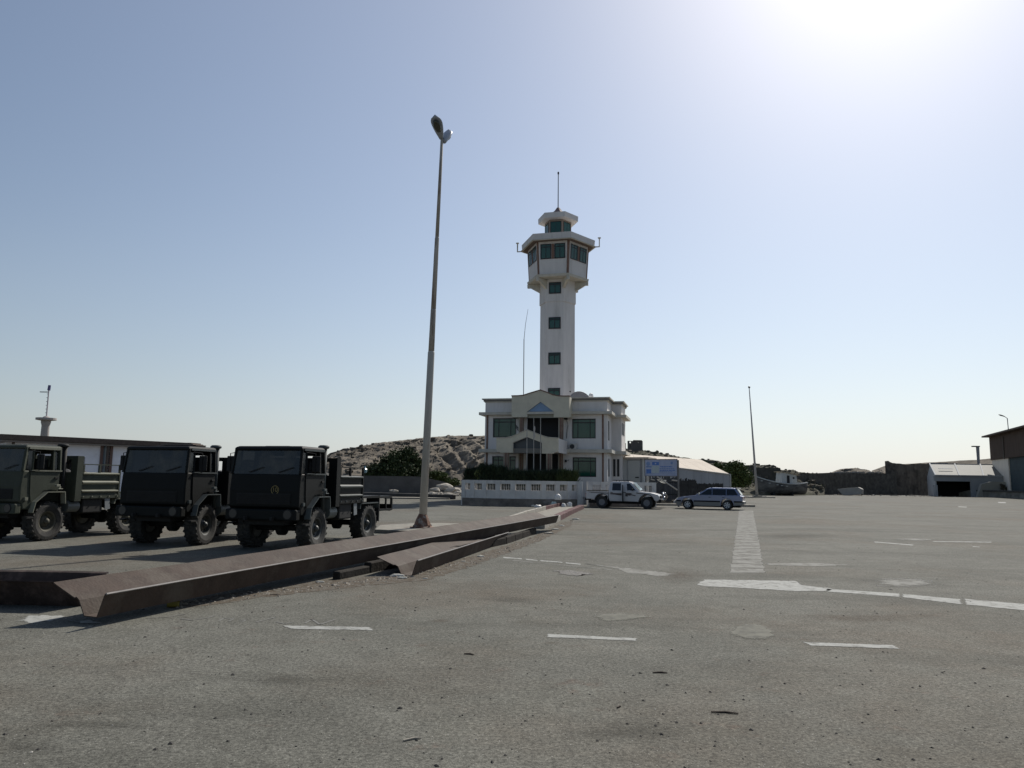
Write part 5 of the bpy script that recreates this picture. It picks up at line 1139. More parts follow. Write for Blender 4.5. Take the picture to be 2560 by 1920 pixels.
def estate():
    a = gnd(1818, 1274.8)                                 # near rear wheel
    yaw = radians(22); fwd = Vector((-cos(yaw), sin(yaw), 0)); rzz = atan2(fwd.x, -fwd.y)
    rgt = Matrix.Rotation(rzz, 3, 'Z') @ Vector((1, 0, 0)); s_near = 1 if rgt.y < 0 else -1
    w = .83; WB = 2.60
    T = empty('estate_car', Vector((a.x, a.y, 0)) - rgt * s_near * .76, rzz, 'silver blue estate car with grey lower sides and alloy wheels', 'car')
    S1 = mat('silver_blue', (.22, .25, .36), .30, .45, coat=.6); S2 = mat('warm_grey_paint', (.20, .195, .185), .45, .2); r = .315
    fa = [(-WB + .40 * cos(radians(a_)), .34 + .40 * sin(radians(a_))) for a_ in range(180, -1, -18)]
    ra = [(.40 * cos(radians(a_)), .34 + .40 * sin(radians(a_))) for a_ in range(180, -1, -18)]
    body = [(.95, .30), (1.00, .62), (1.00, .90), (.86, .97), (-1.95, .93), (-2.10, .925), (-2.9, .82), (-3.28, .70), (-3.36, .55), (-3.34, .34)] + [(-WB - .42, .26)] + fa[1:-1][::1] + [(-WB + .42, .24), (-.42, .24)] + ra[1:-1] + [(.42, .26)]
    # the arches run front to back: reverse them into the outline order
    body = [(.95, .32), (1.01, .62), (1.00, .90), (.86, .955), (-1.95, .93), (-2.10, .925), (-2.9, .83), (-3.26, .72), (-3.36, .56), (-3.34, .34), (-3.05, .25)] + fa[1:-1] + [(-WB + .42, .22), (-.42, .22)] + ra[1:-1] + [(.42, .26)]
    MB().prism(body, -w, w, 'x').build('body', S1, T, bevel=.03, seg=2)
    def gx(z): return w - .03 - (z - .93) * .30
    pr = [(.90, .93), (.62, 1.36), (.52, 1.42), (.30, 1.44), (-.95, 1.445), (-1.15, 1.42), (-1.30, 1.37), (-2.08, .92)]
    ring = lambda s_: [(s_ * gx(z), y, z) for y, z in pr]
    MB().loft([ring(-1), [(p[0] * .82, p[1], p[2] + .02) for p in ring(-1)], [(p[0] * .82, p[1], p[2] + .02) for p in ring(1)], ring(1)]).build('cabin', S1, T, bevel=.03, seg=3)
    ws = [(-gx(.98) * .9, -2.0, .985), (gx(.98) * .9, -2.0, .985), (gx(1.36) * .88, -1.35, 1.36), (-gx(1.36) * .88, -1.35, 1.36)]
    MB().add([(p[0], p[1] - .02, p[2] + .03) for p in ws] + ws, [(0, 1, 2, 3), (7, 6, 5, 4)]).build('windscreen', CGL, T)
    rw = [(-gx(1) * .86, .885, 1.00), (gx(1) * .86, .885, 1.00), (gx(1.35) * .86, .66, 1.35), (-gx(1.35) * .86, .66, 1.35)]
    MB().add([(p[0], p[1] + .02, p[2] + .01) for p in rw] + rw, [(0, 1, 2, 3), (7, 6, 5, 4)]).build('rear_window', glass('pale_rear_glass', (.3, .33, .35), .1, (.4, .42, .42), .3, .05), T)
    for s_ in (-1, 1):
        xf = lambda z, s_=s_: s_ * (gx(z) + .002)
        side_plate('side_window', [(-.98, .97), (-.98, 1.36), (-1.22, 1.35), (-1.80, .97)], xf, CGL, T)
        side_plate('side_window', [(-.06, .97), (-.06, 1.37), (-.94, 1.37), (-.94, .97)], xf, CGL, T)
        side_plate('side_window', [(.72, .99), (.48, 1.36), (-.02, 1.37), (-.02, .97)], xf, CGL, T)
        X = lambda z, s_=s_: s_ * (w + .002)
        for y0, y1, nm in ((-.10, -.96, 'rear_door'), (-.99, -2.0, 'front_door')): 
            side_plate(nm, [(y0, .30), (y0, .93), (y1, .92), (y1, .30)] if nm == 'front_door' else [(-.10, .80), (-.10, .93), (y1, .93), (y1, .30), (-.45, .30), (-.42, .52), (-.28, .72)], X, S1, T, .005)
            side_plate('handle', [(y0 - .06, .80), (y0 - .06, .83), (y0 - .2, .83), (y0 - .2, .80)], lambda z, s_=s_: s_ * (w + .008), BLK, T, .015)
        for a_, b_ in ((-2.18, -.44), (.44, .98), (-3.34, -3.02)):
            side_plate('rubbing_strip', [(a_, .50), (a_, .59), (b_, .59), (b_, .50)], lambda z, s_=s_: s_ * (w + .008), BLK, T, .02)
            side_plate('lower_panel', [(a_, .24 if a_ < 0 else .3), (a_, .495), (b_, .495), (b_, .24 if a_ < 0 else .33)], lambda z, s_=s_: s_ * (w + .008), S2, T, .006)
        MB().box(s_ * (w + .09) - .08, s_ * (w + .09) + .08, -1.86, -1.76, .98, 1.09).build('mirror', mat('mirror_pale', (.5, .5, .45), .3), T, bevel=.02)
        MB().box(s_ * .60 - .18, s_ * .60 + .18, -3.36, -3.27, .62, .72).build('headlight', HL, T, bevel=.02)
        MB().box(s_ * .70 - .1, s_ * .70 + .1, .98, 1.02, .72, .88).build('tail_lamp', mat('tail_red', (.3, .03, .02), .3), T, bevel=.01)
        rl = MB().tube([(s_ * .60, -1.02, 1.44), (s_ * .60, -.92, 1.50), (s_ * .60, .50, 1.50), (s_ * .60, .60, 1.42)], .02, 6)
        rl.build('roof_rail', BLK, T)
    MB().obox((0, .68, 1.435), (1.15, .26, .03), None, (-.05, 0, 0)).build('roof_spoiler', mat('pale_spoiler', (.5, .5, .5), .35), T, bevel=.01)
    MB().tube([(-.6, -.3, 1.50), (.6, -.3, 1.50)], .02, 6).tube([(-.6, .4, 1.50), (.6, .4, 1.50)], .02, 6).build('roof_bar', BLK, T)
    MB().box(-w - .01, w + .01, .97, 1.10, .36, .58).build('bumper', S2, T, bevel=.04)
    MB().box(-w - .01, w + .01, -3.44, -3.30, .34, .56).build('bumper', S2, T, bevel=.04)
    MB().box(-.35, .35, -3.42, -3.36, .58, .70).build('grille', BLK, T)
    MB().box(-.6, .6, -2.9, .8, .16, .30).build('chassis', UNDER, T)
    car_wheels(T, r, .21, .205, mat('alloy', (.45, .47, .5), .35, .4), (w - .085, -w + .085), (0, -WB), True)
estate()
# ================================================================ hills
def hill_mat(name, c1, c2, c3):
    m = mat(name, c1, .95, var=.3, scale=.35, col2=c2, thr=(.46, .60), bump=.9, bscale=2.2, spec=.1, detail=9)
    return m
HM = hill_mat('rocky_hillside', (.135, .115, .09), (.19, .165, .13), None)
def interp(P, n):
    """P: list of (px, ...) ; resample to n columns by px"""
    out = []; x0, x1 = P[0][0], P[-1][0]
    for i in range(n):
        x = x0 + (x1 - x0) * i / (n - 1); j = 0
        while j < len(P) - 2 and P[j + 1][0] < x: j += 1
        a, b = P[j], P[j + 1]; u = (x - a[0]) / (b[0] - a[0]) if b[0] > a[0] else 0
        out.append((x,) + tuple(a[k] * (1 - u) + b[k] * u for k in range(1, len(a))))
    return out
def hill(name, ridge, footD, label, cols=300, rows=56, back=70, amp=1.0, shape=.6, seed=0, m=None, strata=0.0, footz=0.0, rough=1.0):
    R_ = interp(ridge, cols); v = []; f = []; 
    F_ = interp([(a, b) for a, b in footD], cols) if isinstance(footD, list) else [(r[0], footD) for r in R_]
    tot = rows + 12
    for i in range(cols):
        x, y, D = R_[i]; rp = at(x, y, D); dr = ray(x, 1200); fd = F_[i][1]; fp_ = Vector((dr.x / dr.y * fd, fd, footz - .3))
        for j in range(tot):
            if j < rows:
                t = j / (rows - 1); h = t ** shape if shape < 1 else t ** shape
                p = fp_.lerp(rp, t); z = fp_.z + (rp.z - fp_.z) * (h * .75 + .25 * t)
                taper = min(1, t * 4) 
            else:
                t2_ = (j - rows + 1) / 12; p = rp + Vector((rp.x / rp.y, 1, 0)) * back * t2_; z = rp.z * (1 - t2_ * .9) - .0; taper = 1 - t2_
                t = 1.0
            q = Vector((p.x, p.y, z * 1.4))
            n1 = noise.fractal(q * .09 + Vector((seed, 0, 0)), 1.0, 2.1, 5) 
            n2_ = noise.turbulence(q * .28 + Vector((0, seed, 0)), 4, True, noise_basis='PERLIN_ORIGINAL')
            ca = noise.cell(q * .7) - .5
            edge = 1 - abs(2 * t - 1) ** 3 * .0
            top = .35 if j >= rows - 2 and j < rows + 1 else 1.0
            st_ = 0
            if strata: 
                k_ = (p.x * .7 + z * .8 + n1 * .8); gate = max(0, min(1, (x - 1040) / 60)) * max(0, min(1, (.92 - t) * 4)); st_ = strata * (abs((k_ * .45) % 1 - .5) - .25) * min(1, t * 3) * gate * 1.6
            d = (n1 * 1.2 + (n2_ - .5) * 1.2 * rough + ca * .35 * rough) * amp * taper * top + st_
            v.append((p.x + d * .3, p.y - d * .9, z + d * .55 * (1 if j < rows else .6)))
    for i in range(cols - 1):
        for j in range(tot - 1):
            a = i * tot + j; f.append((a, a + tot, a + tot + 1, a + 1))
    return tag(raw(name, v, f, m or HM), label, kind='structure')
hill('hill', [(560, 1150, 128), (700, 1146, 130), (790, 1145, 131), (812, 1142, 131), (826, 1131, 132), (858, 1121, 132), (880, 1120, 132), (892, 1116, 134), (940, 1107, 137), (1000, 1101, 140), (1060, 1094, 146), (1115, 1091, 148), (1160, 1087, 150), (1205, 1089, 150), (1300, 1094, 152), (1450, 1112, 152), (1540, 1124, 150)],
     [(560, 100), (900, 102), (1050, 108), (1120, 112), (1200, 108), (1540, 108)], 'bare rocky hill behind the lamp post and the tower', cols=420, rows=64, amp=.72, seed=3, shape=.55, strata=1.5)
HM2 = mat('shrubby_slope', (.09, .083, .06), .95, var=.3, scale=.4, col2=(.06, .068, .038), thr=(.5, .62), bump=.9, bscale=2.5, spec=.1, detail=9)
hill('hill', [(1500, 1122, 158), (1556, 1123, 158), (1575, 1126, 158), (1612, 1127, 157), (1640, 1130, 156), (1700, 1141, 154), (1755, 1145, 152), (1795, 1149, 150), (1830, 1157, 148), (1860, 1161, 147), (1885, 1163, 146), (1940, 1168, 146), (1955, 1176, 146), (2010, 1181, 148), (2060, 1184, 152)],
     [(1500, 118), (1800, 112), (1900, 118), (2060, 132)], 'lower shrubby hill behind the white tent', cols=300, rows=44, amp=.85, seed=11, shape=.6, m=HM2)
hill('rubble_mound', [(2030, 1186, 190), (2078, 1181, 185), (2100, 1173, 184), (2130, 1171, 183), (2160, 1174, 183), (2180, 1178, 183), (2200, 1173, 185), (2235, 1171, 188), (2260, 1180, 190)], 160, 'low mound of rubble beyond the long stone wall', cols=130, rows=20, amp=.9, seed=21, back=20)
hill('hill', [(2180, 1176, 215), (2230, 1158, 212), (2260, 1160, 212), (2320, 1156, 214), (2365, 1154, 214), (2400, 1151, 216), (2440, 1150, 216), (2480, 1146, 216), (2600, 1140, 216)], 190, 'smooth low ridge behind the white shed', cols=120, rows=20, amp=.5, seed=31, back=40, rough=.4)
# loose boulders on the slopes
def boulders(name, n, fn, m, seed, label, s0=.15, s1=.7):
    rr = random.Random(seed); v = []; f = []
    for _ in range(n):
        p = fn(rr); s = s0 + (s1 - s0) * rr.random() ** 3; o = len(v)
        ax_ = [Vector((rr.gauss(0, 1), rr.gauss(0, 1), rr.gauss(0, 1))).normalized() for _ in range(8)]
        base_ = [(-1, -1, -1), (1, -1, -1), (1, 1, -1), (-1, 1, -1), (-1, -1, 1), (1, -1, 1), (1, 1, 1), (-1, 1, 1)]
        ang = rr.uniform(0, 6)
        for b_, a_ in zip(base_, ax_):
            x, y, z = [q * s * .6 + a_[i] * s * .28 for i, q in enumerate(b_)]
            v.append((p.x + x * cos(ang) - y * sin(ang), p.y + x * sin(ang) + y * cos(ang), p.z + z * .75))
        f += [tuple(o + k for k in q) for q in ((0, 3, 2, 1), (4, 5, 6, 7), (0, 1, 5, 4), (1, 2, 6, 5), (2, 3, 7, 6), (3, 0, 4, 7))]
    return tag(raw(name, v, f, m), label, 'boulders', kind='stuff')
SC.view_layers[0].update()
def on_hill(ho):
    me = ho.data
    def fn(rr):
        while True:
            v_ = me.vertices[rr.randrange(len(me.vertices))].co
            if v_.z > .3: return v_
    return fn
hills = [o_ for o_ in COL.objects if o_.name.startswith('hill') or o_.name.startswith('rubble_mound')]
RK1 = mat('boulder_grey', (.15, .13, .103), .95, var=.3, scale=1.5, bump=.5, bscale=6, spec=.1); RK2 = mat('boulder_dark', (.095, .082, .065), .95, var=.3, scale=1.5, spec=.1)
boulders('boulders', 260, on_hill(hills[0]), RK1, 1, 'loose grey boulders on the big hill', .12, .75)
boulders('boulders', 120, on_hill(hills[0]), RK2, 2, 'dark broken stones on the big hill', .12, .8)
boulders('boulders', 900, on_hill(hills[1]), RK1, 3, 'loose boulders on the hill behind the tent', .12, .6)
boulders('boulders', 260, on_hill(hills[2]), mat('rubble_pale', (.34, .31, .27), .95, var=.2), 4, 'pale rubble on the far mound', .15, .6)
# stone knobs on the skyline
for k, (x, y0, y1, D, wpx, l) in enumerate([(1643, 1126, 1136, 156, 9, 'rounded stone stump standing on the skyline behind the tent'), (1685, 1138, 1142, 154, 8, 'low flat stone on the skyline above the tent roof')]):
    p = at(x, y1, D); s_ = D / FPX; h = (y1 - y0) * s_
    o = MB().loft([[(p.x + cos(a) * wpx * s_ * .55 * q, p.y + sin(a) * wpx * s_ * .5 * q, p.z - .6 + t_ * (h + .6)) for a in [2 * pi * i / 9 for i in range(9)]] for q, t_ in ((1, 0), (1, .5), (.9, .85), (.4, 1))]).build('skyline_stone', RK2)
    tag(o, l, 'stone')
# ruin on the hill
s_ = 157 / FPX; p = at(1588, 1128, 157); zb_ = p.z - 1.0; X = lambda x: at(x, 1110, 157).x; Zr = lambda y: at(1588, y, 157).z
ru = empty('ruined_house', (0, 0, 0), 0, 'roofless stone ruin on the skyline right of the building', 'ruin'); RUM = mat('ruin_stone', (.12, .11, .10), .95, var=.25, scale=.8, bump=.5, bscale=3)
MB().holes(X(1569), X(1606), zb_, Zr(1102.5), 156.6, 157.2, [(X(1573), X(1577.5), Zr(1119), Zr(1104)), (X(1594), X(1596.5), Zr(1110), Zr(1105)), (X(1577.6), X(1582), Zr(1102.8), Zr(1102.4))]).build('front_wall', RUM, ru)
MB().holes(X(1572), X(1607), zb_, Zr(1105), 162, 162.6, [(X(1574), X(1579), Zr(1119), Zr(1104.9)), (X(1594.5), X(1598), Zr(1112), Zr(1104.9))]).build('back_wall', RUM, ru)
MB().box(X(1606) - .5, X(1606), 157.2, 162, zb_, Zr(1104)).box(X(1583), X(1604), 156.5, 157.2, Zr(1102.4), Zr(1100.5)).build('side_wall', RUM, ru)

# ================================================================ vegetation
def leaf_mat(name, c, c2):
    m = mat(name, c, .75, var=.45, scale=1.3, col2=c2, thr=(.5, .62), spec=.25)
    return m
def foliage(name, blobs, n, size, m, seed, parent=None, up=0.0, stretch=1.0):
    rr = random.Random(seed); v = []; f = []; tot = sum(b[3] * b[4] * b[5] for b in blobs)
    for b in blobs:
        k = max(10, int(n * b[3] * b[4] * b[5] / tot))
        # clumps inside the blob
        cl = []
        for _ in range(max(5, k // 45)):
            d = Vector((rr.gauss(0, 1), rr.gauss(0, 1), rr.gauss(0, 1))).normalized() * (rr.random() ** .4)
            cl.append(Vector((d.x * b[3], d.y * b[4], d.z * b[5])))
        for _ in range(k):
            c = rr.choice(cl); cs = .26 * min(b[3], b[5])
            p = Vector(b[:3]) + c + Vector((rr.gauss(0, cs), rr.gauss(0, cs), rr.gauss(0, cs) * .8))
            if p.z < b[2] - b[5] * 1.05: p.z = b[2] - b[5] * rr.random()
            a = Vector((rr.gauss(0, 1), rr.gauss(0, 1), rr.gauss(0, 1) + up)).normalized(); t = a.orthogonal().normalized(); t.rotate(Matrix.Rotation(rr.uniform(0, 6), 3, a))
            bt = a.cross(t); s = size * rr.uniform(.5, 1.4); o = len(v)
            if up: q = (p, p + t * s * .18, p + a * s * stretch)
            else: q = (p - t * s * .5, p + bt * s * .35, p + t * s * .5, p - bt * s * .35)
            v += [tuple(k_) for k_ in q]; f.append(tuple(range(o, o + len(q))))
    return raw(name, v, f, m, parent)
LF1 = leaf_mat('leaf_dark', (.035, .05, .018), (.07, .085, .03)); LF2 = leaf_mat('leaf_mid', (.075, .10, .03), (.12, .14, .05)); LF3 = leaf_mat('leaf_hedge', (.020, .032, .016), (.032, .045, .02)); LF4 = leaf_mat('leaf_pale', (.10, .12, .04), (.15, .15, .06))
STEM = mat('stem', (.07, .055, .04), .9)
def bush(px, py, D, blobs, n, size, m, label, seed, cat='bush', up=0, name='bush', stretch=1.0, z0=None):
    b_ = at(px, py, D); s_ = D / FPX; z0 = b_.z if z0 is None else z0
    o_ = empty(name, (b_.x, b_.y, max(0, z0)), 0, label, cat)
    bl = [((x - px) * s_, dy, (py - y) * s_, rx * s_, rx * s_ * .8, rz_ * s_) for x, y, rx, rz_, dy in blobs]
    foliage('foliage', bl, n, size, m, seed, o_, up, stretch)
    st = MB()
    for b in bl[:6]: st.tube([(b[0] * .3, b[1] * .3, -.3), (b[0] * .8, b[1] * .8, b[2] * .6), (b[0], b[1], b[2])], [.12, .07, .03], 5)
    st.build('stem', STEM, o_)
    return o_
bush(985, 1218, 99, [(985, 1160, 34, 26, 0), (1010, 1140, 28, 20, 1), (950, 1178, 34, 24, 0), (1040, 1170, 24, 26, 1), (930, 1195, 22, 18, 0), (1000, 1190, 55, 26, -1), (1055, 1190, 18, 22, 0)], 26000, .34, LF1, 'big dark green bush at the foot of the hill left of the lamp post', 1)
bush(1100, 1222, 101, [(1092, 1192, 24, 12, 0), (1125, 1206, 22, 10, 0), (1078, 1200, 14, 14, 1)], 5000, .3, LF2, 'low green scrub at the hill foot right of the lamp post', 2)
bush(1838, 1225, 108, [(1838, 1175, 24, 18, 0), (1855, 1195, 24, 22, 0), (1830, 1200, 16, 18, 0), (1815, 1165, 20, 9, 4), (1790, 1158, 16, 6, 6)], 12000, .32, LF2, 'leafy green bush at the right end of the big tent', 3)
0 and bush(1900, 1228, 116, [(1880, 1196, 14, 8, 0), (1915, 1202, 16, 8, 3), (1895, 1212, 22, 10, 0)], 3500, .3, LF1, 'dark scrub on the slope behind the old boat', 4)
# hedge of feathery shrubs behind the balustrade
HY = cen.y + .4
def hedge(x0, x1, ytop, label, seed, m, n, D, jag=6, size=.75):
    jag = jag * 2.1
    b_ = at((x0 + x1) / 2, 1250, D); s_ = D / FPX; o_ = empty('hedge', (b_.x, b_.y, 0), 0, label, 'hedge'); rr = random.Random(seed)
    v = []; f = []
    for _ in range(n):
        px = rr.uniform(x0, x1); j = noise.noise(Vector((px * .06, seed, 0))) * jag + noise.noise(Vector((px * .22, seed, 4))) * jag * .6
        zt_ = at(px, ytop + j, D).z; z = zt_ * (1 - .97 * rr.random() ** 1.3); y = rr.uniform(-.7, .9); x = (px - (x0 + x1) / 2) * s_
        s = size * rr.uniform(.4, 1.0) * (1.5 if rr.random() < .08 else 1); tilt_ = Vector((rr.gauss(0, .38), rr.gauss(0, .38), 1)).normalized(); wd = tilt_.orthogonal().normalized() * .035; wd.rotate(Matrix.Rotation(rr.uniform(0, 6), 3, tilt_))
        p = Vector((x, y, z - s * .5)); o = len(v); v += [tuple(p - wd), tuple(p + wd), tuple(p + tilt_ * s)]; f.append((o, o + 1, o + 2))
    raw('foliage', v, f, m, o_); st = MB()
    for k in range(int((x1 - x0) / 9)):
        x = (k * 9 - (x1 - x0) / 2 + 4) * s_; st.tube([(x, 0, 0), (x + .05, .1, 1.3)], [.05, .02], 5)
    st.build('stem', STEM, o_); return o_
hedge(1164, 1205, 1176, 'left dark clump of the hedge before the hillside', 5, LF3, 11000, 57.5, 9)
hedge(1200, 1262, 1171, 'tallest dark feathery clump under the left window', 6, LF3, 15000, 57.0, 9)
hedge(1256, 1400, 1182, 'long dark low hedge before the porch', 7, LF3, 26000, 56.6, 5)
hedge(1392, 1440, 1181, 'lighter grassy clump at the right end of the hedge', 8, leaf_mat('leaf_grass', (.045, .062, .022), (.06, .08, .028)), 9000, 56.4, 5)
hedge(1186, 1200, 1175, 'small yellow-green tuft on top of the left clump', 9, LF4, 350, 56.9, 3, .35)
# long dark retaining wall under the bush
a, b = at(880, 1222, 93), at(1112, 1224, 95)
o = empty('retaining_wall', (a.x, a.y, 0), atan2(b.y - a.y, b.x - a.x), 'dark low wall below the big bush', 'wall'); zt_ = at(960, 1190, 93).z; L_ = (b - a).length
MB().prism([(0, 0), (L_, 0), (L_, zt_ * .7), (L_ * .72, zt_), (0, zt_)], 0, .6, 'y').build('wall', mat('retaining_dark', (.10, .095, .09), .95, var=.25, scale=.8, bump=.4, bscale=3), o)
# pale boulders tipped at the hill foot
PB = mat('pale_rock', (.34, .31, .26), .95, var=.2, scale=1.2, bump=.5, bscale=5)
rr = random.Random(12)
def rock(name, p, s, m, label, seed, sx=(1, 1, .6), cat='rock', group=None):
    bm = bmesh.new(); bmesh.ops.create_icosphere(bm, subdivisions=2, radius=1)
    for v_ in bm.verts:
        k = 1 + .32 * noise.noise(v_.co * 1.4 + Vector((seed * 3.1, 0, 0))) + .12 * noise.noise(v_.co * 4 + Vector((seed, 9, 0)))
        v_.co = Vector((v_.co.x * sx[0], v_.co.y * sx[1], v_.co.z * sx[2])) * s * k
        if v_.co.z < -s * sx[2] * .5: v_.co.z = -s * sx[2] * .5
    me = bpy.data.meshes.new(name); bm.to_mesh(me); bm.free(); me.materials.append(m)
    o_ = bpy.data.objects.new(name, me); COL.objects.link(o_); o_.location = (p[0], p[1], p[2] + s * sx[2] * .45); return tag(o_, label, cat, group)
for k, (x, y, D, s) in enumerate([(1088, 1216, 90, .9), (1112, 1211, 92, 1.5), (1133, 1219, 88, 1.3), (1148, 1223, 86, .8), (1100, 1224, 86, .6), (1122, 1226, 84, .7), (1080, 1224, 86, .7), (1152, 1214, 90, .7), (984, 1218, 91, .7), (1140, 1228, 82, .5)]):
    p = gnd(x, max(y, 1222)) if False else Vector((at(x, y, D).x, D, max(0, at(x, y + 4, D).z - .4)))
    rock('boulder', p, s * .62, PB, ['small pale rock just right of the lamp post', 'largest pale rock on the heap at the hill foot', 'broad pale rock nearest the balustrade', 'pale rock touching the balustrade end', 'low pale rock in front of the heap', 'flat pale rock at the front of the heap', 'pale rock half hidden by the lamp post', 'pale rock at the back by the hedge', 'single pale rock under the big bush', 'smallest pale rock beside the balustrade'][k], k, (1.3, 1, .55), 'rock', 'pale rocks at the hill foot')
boulders('rock_rubble', 260, lambda r_: Vector((lambda q: (q.x, q.y, .1))(at(1120 + r_.gauss(0, 24), 1222, 86 + r_.uniform(-4, 6)))), PB, 8, 'pale broken rubble at the hill foot', .08, .35)
boulders('litter', 160, lambda r_: Vector((lambda q: (q.x, q.y, .03))(at(r_.uniform(830, 1110), 1240, 78 + r_.uniform(0, 12)))), PB, 9, 'pale litter before the retaining wall', .05, .2)

# ================================================================ tent, cabin, signboard, fence
TENT = mat('tent_canvas', (.50, .43, .345), .85, var=.08, scale=.5, col2=(.42, .36, .29), thr=(.5, .75), sx=(1, 1, 1)); TW = mat('tent_wall', (.36, .36, .37), .85, var=.12, scale=.4, sx=(2, 2, .3))
# ridge and eave points measured in the photograph, at their depths
eaR = at(1826, 1186, 76); rdR = at(1752, 1149, 84); eaL = at(1640, 1172, 72.5); rdL = at(1556, 1134, 80)
tn = empty('big_tent', (eaR.x, eaR.y, 0), 0, 'large pale canvas tent hall right of the tower building', 'tent')
def rl(p, z=None): return Vector((p.x - eaR.x, p.y - eaR.y, p.z if z is None else z))
eL2 = at(1556, 1153, 70.0); bkR = Vector((rdR.x + (rdR.x - eaR.x) * .8 + 1.5, rdR.y + 7, eaR.z)); bkL = Vector((rdL.x, rdL.y + 8, eaR.z))
q = [rl(eL2), rl(eaR), rl(rdR), rl(rdL)]
def quads(name, pts_list, m_, parent, t=(0, 0, -.06)):
    mb = MB()
    for pts in pts_list:
        n_ = len(pts); mb.add([tuple(p) for p in pts] + [tuple(Vector(p) + Vector(t)) for p in pts], [tuple(range(n_)), tuple(range(2 * n_ - 1, n_ - 1, -1))] + [(i, (i + 1) % n_, n_ + (i + 1) % n_, n_ + i) for i in range(n_)])
    return mb.build(name, m_, parent)
# front roof in bays so that seams are geometry
NB = 8
for k in range(NB):
    u0, u1 = k / NB + .0008, (k + 1) / NB - .0008
    a_, b_ = q[0].lerp(q[1], u0), q[0].lerp(q[1], u1); c_, d_ = q[3].lerp(q[2], u1), q[3].lerp(q[2], u0); mdl = (a_ + b_ + c_ + d_) / 4 - Vector((0, 0, .10))
    quads('roof_panel', [[a_, b_, c_, d_]], TENT, tn)
quads('back_roof', [[q[3], q[2], rl(bkR), rl(bkL)]], TENT, tn)
quads('end_roof', [[q[2], q[1], rl(bkR)]], TENT, tn, (-.05, 0, -.05))
NW = 14; e_l = rl(at(1625, 1171, 72.5)); wl = q[0]
for k in range(NW):
    a_, b_ = q[0].lerp(q[1], k / NW), q[0].lerp(q[1], (k + .985) / NW)
    quads('wall_panel', [[Vector((a_.x, a_.y + .05, 0)), Vector((b_.x, b_.y + .05, 0)), Vector((b_.x, b_.y + .05, b_.z - .05)), Vector((a_.x, a_.y + .05, a_.z - .05))]], TW, tn, (0, .05, 0))
quads('end_wall', [[Vector((q[1].x, q[1].y, 0)), rl(bkR, 0), rl(bkR), q[1]]], TW, tn, (-.05, 0, 0))
MB().tube([q[0], q[1]], .06, 6).build('eave_rope', mat('rope_white', (.5, .48, .44), .8), tn)
MB().tube([Vector((q[1].x, q[1].y, 0)), q[1]], .06, 6).build('corner_post', mat('rope_white', (.5, .48, .44), .8), tn)
# white cabin
c0 = at(1551, 1205, 66); c1 = at(1609, 1205, 65.2); rzc = atan2(c1.y - c0.y, c1.x - c0.x); Lc = hypot(c1.x - c0.x, c1.y - c0.y)
cb = empty('white_cabin', (c0.x, c0.y, 0), rzc, 'flat white prefab cabin with a shut door between tent and tower building', 'cabin'); CF = Frame((c0.x, c0.y, 0), rzc)
CWm = mat('cabin_white', (.50, .50, .48), .8, var=.06, scale=.6)
zt_ = CF.face(1580, 1147)[1]
MB().box(-2.5, Lc, .0, 3.0, .45, zt_).build('wall', CWm, cb)
x0, z1_ = CF.face(1540 + 222 / 7.373, 1120 + 235 / 7.373); x1, z0_ = CF.face(1540 + 440 / 7.373, 1120 + 610 / 7.373)
dr_ = MB().box(x0, x1, -.05, 0, z0_, z1_).build('door', CWm, cb); MB().box(x0 + .06, x1 - .06, -.065, -.05, z0_ + .05, z1_ - .06).build('panel', mat('cabin_door', (.46, .46, .43), .8), dr_)
MB().box(x0 - .08, x0 - .01, -.07, 0, z0_, z1_ + .07).box(x1 + .01, x1 + .10, -.07, 0, z0_, z1_ + .07).box(x0, x1, -.07, 0, z1_ + .005, z1_ + .07).build('door_frame', mat('frame_grey', (.3, .3, .3), .7), cb)
hx, hz = CF.face(1540 + 392 / 7.373, 1120 + 543 / 7.373); MB().box(hx - .16, hx + .16, -.10, -.065, hz - .05, hz + .05).build('handle', FRM, cb)
hx, hz = CF.face(1540 + 465 / 7.373, 1160); MB().box(hx - .09, hx + .05, -.06, 0, .5, zt_ - .02).build('downpipe', mat('frame_grey2', (.22, .22, .22), .7), cb)
MB().prism([(-2.6, -.25), (Lc + .5, -.25), (Lc + .5, 3.2), (-2.6, 3.2)], zt_, zt_ + .14, 'z').build('roof', TENT, cb)
MB().box(-2.4, Lc - .1, .1, 2.9, 0, .44).build('footing', mat('footing_grey', (.2, .19, .18), .9), cb)
# sign board
p0 = at(1614, 1225, 56.5); p1 = at(1694.5, 1265.5, 55.0); rzs = atan2(p1.y - p0.y, p1.x - p0.x); Ls = hypot(p1.x - p0.x, p1.y - p0.y)
sg = empty('sign_board', (p0.x, p0.y, 0), rzs, 'blue and white painted sign board on two grey posts', 'sign'); SF = Frame((p0.x, p0.y, 0), rzs)
def s7(x, y): return SF.face(1540 + x / 7.373, 1120 + y / 7.373)
STL = mat('post_grey', (.16, .15, .14), .7, var=.2)
(xa, za), (xb, zbb) = s7(535, 213), s7(1132, 520)
MB().box(xa, xb, -.02, .05, zbb, za).build('panel', mat('sign_pale', (.34, .38, .50), .6, var=.08, scale=3, col2=(.27, .31, .44), thr=(.5, .7)), sg)
frm = MB().box(xa - .04, xb + .04, -.05, -.021, za - .02, za + .03).box(xa - .04, xb + .04, -.05, -.021, zbb - .03, zbb + .02).box(xa - .04, xa, -.05, -.021, zbb, za).box(xb, xb + .04, -.05, -.021, zbb, za)
frm.build('frame', STL, sg)
MB().box(xb + .0, xb + .10, -.02, .10, 0, za - .05).build('post', STL, sg); MB().box(xa - .05, xa + .05, .06, .14, 0, zbb).build('post', STL, sg)
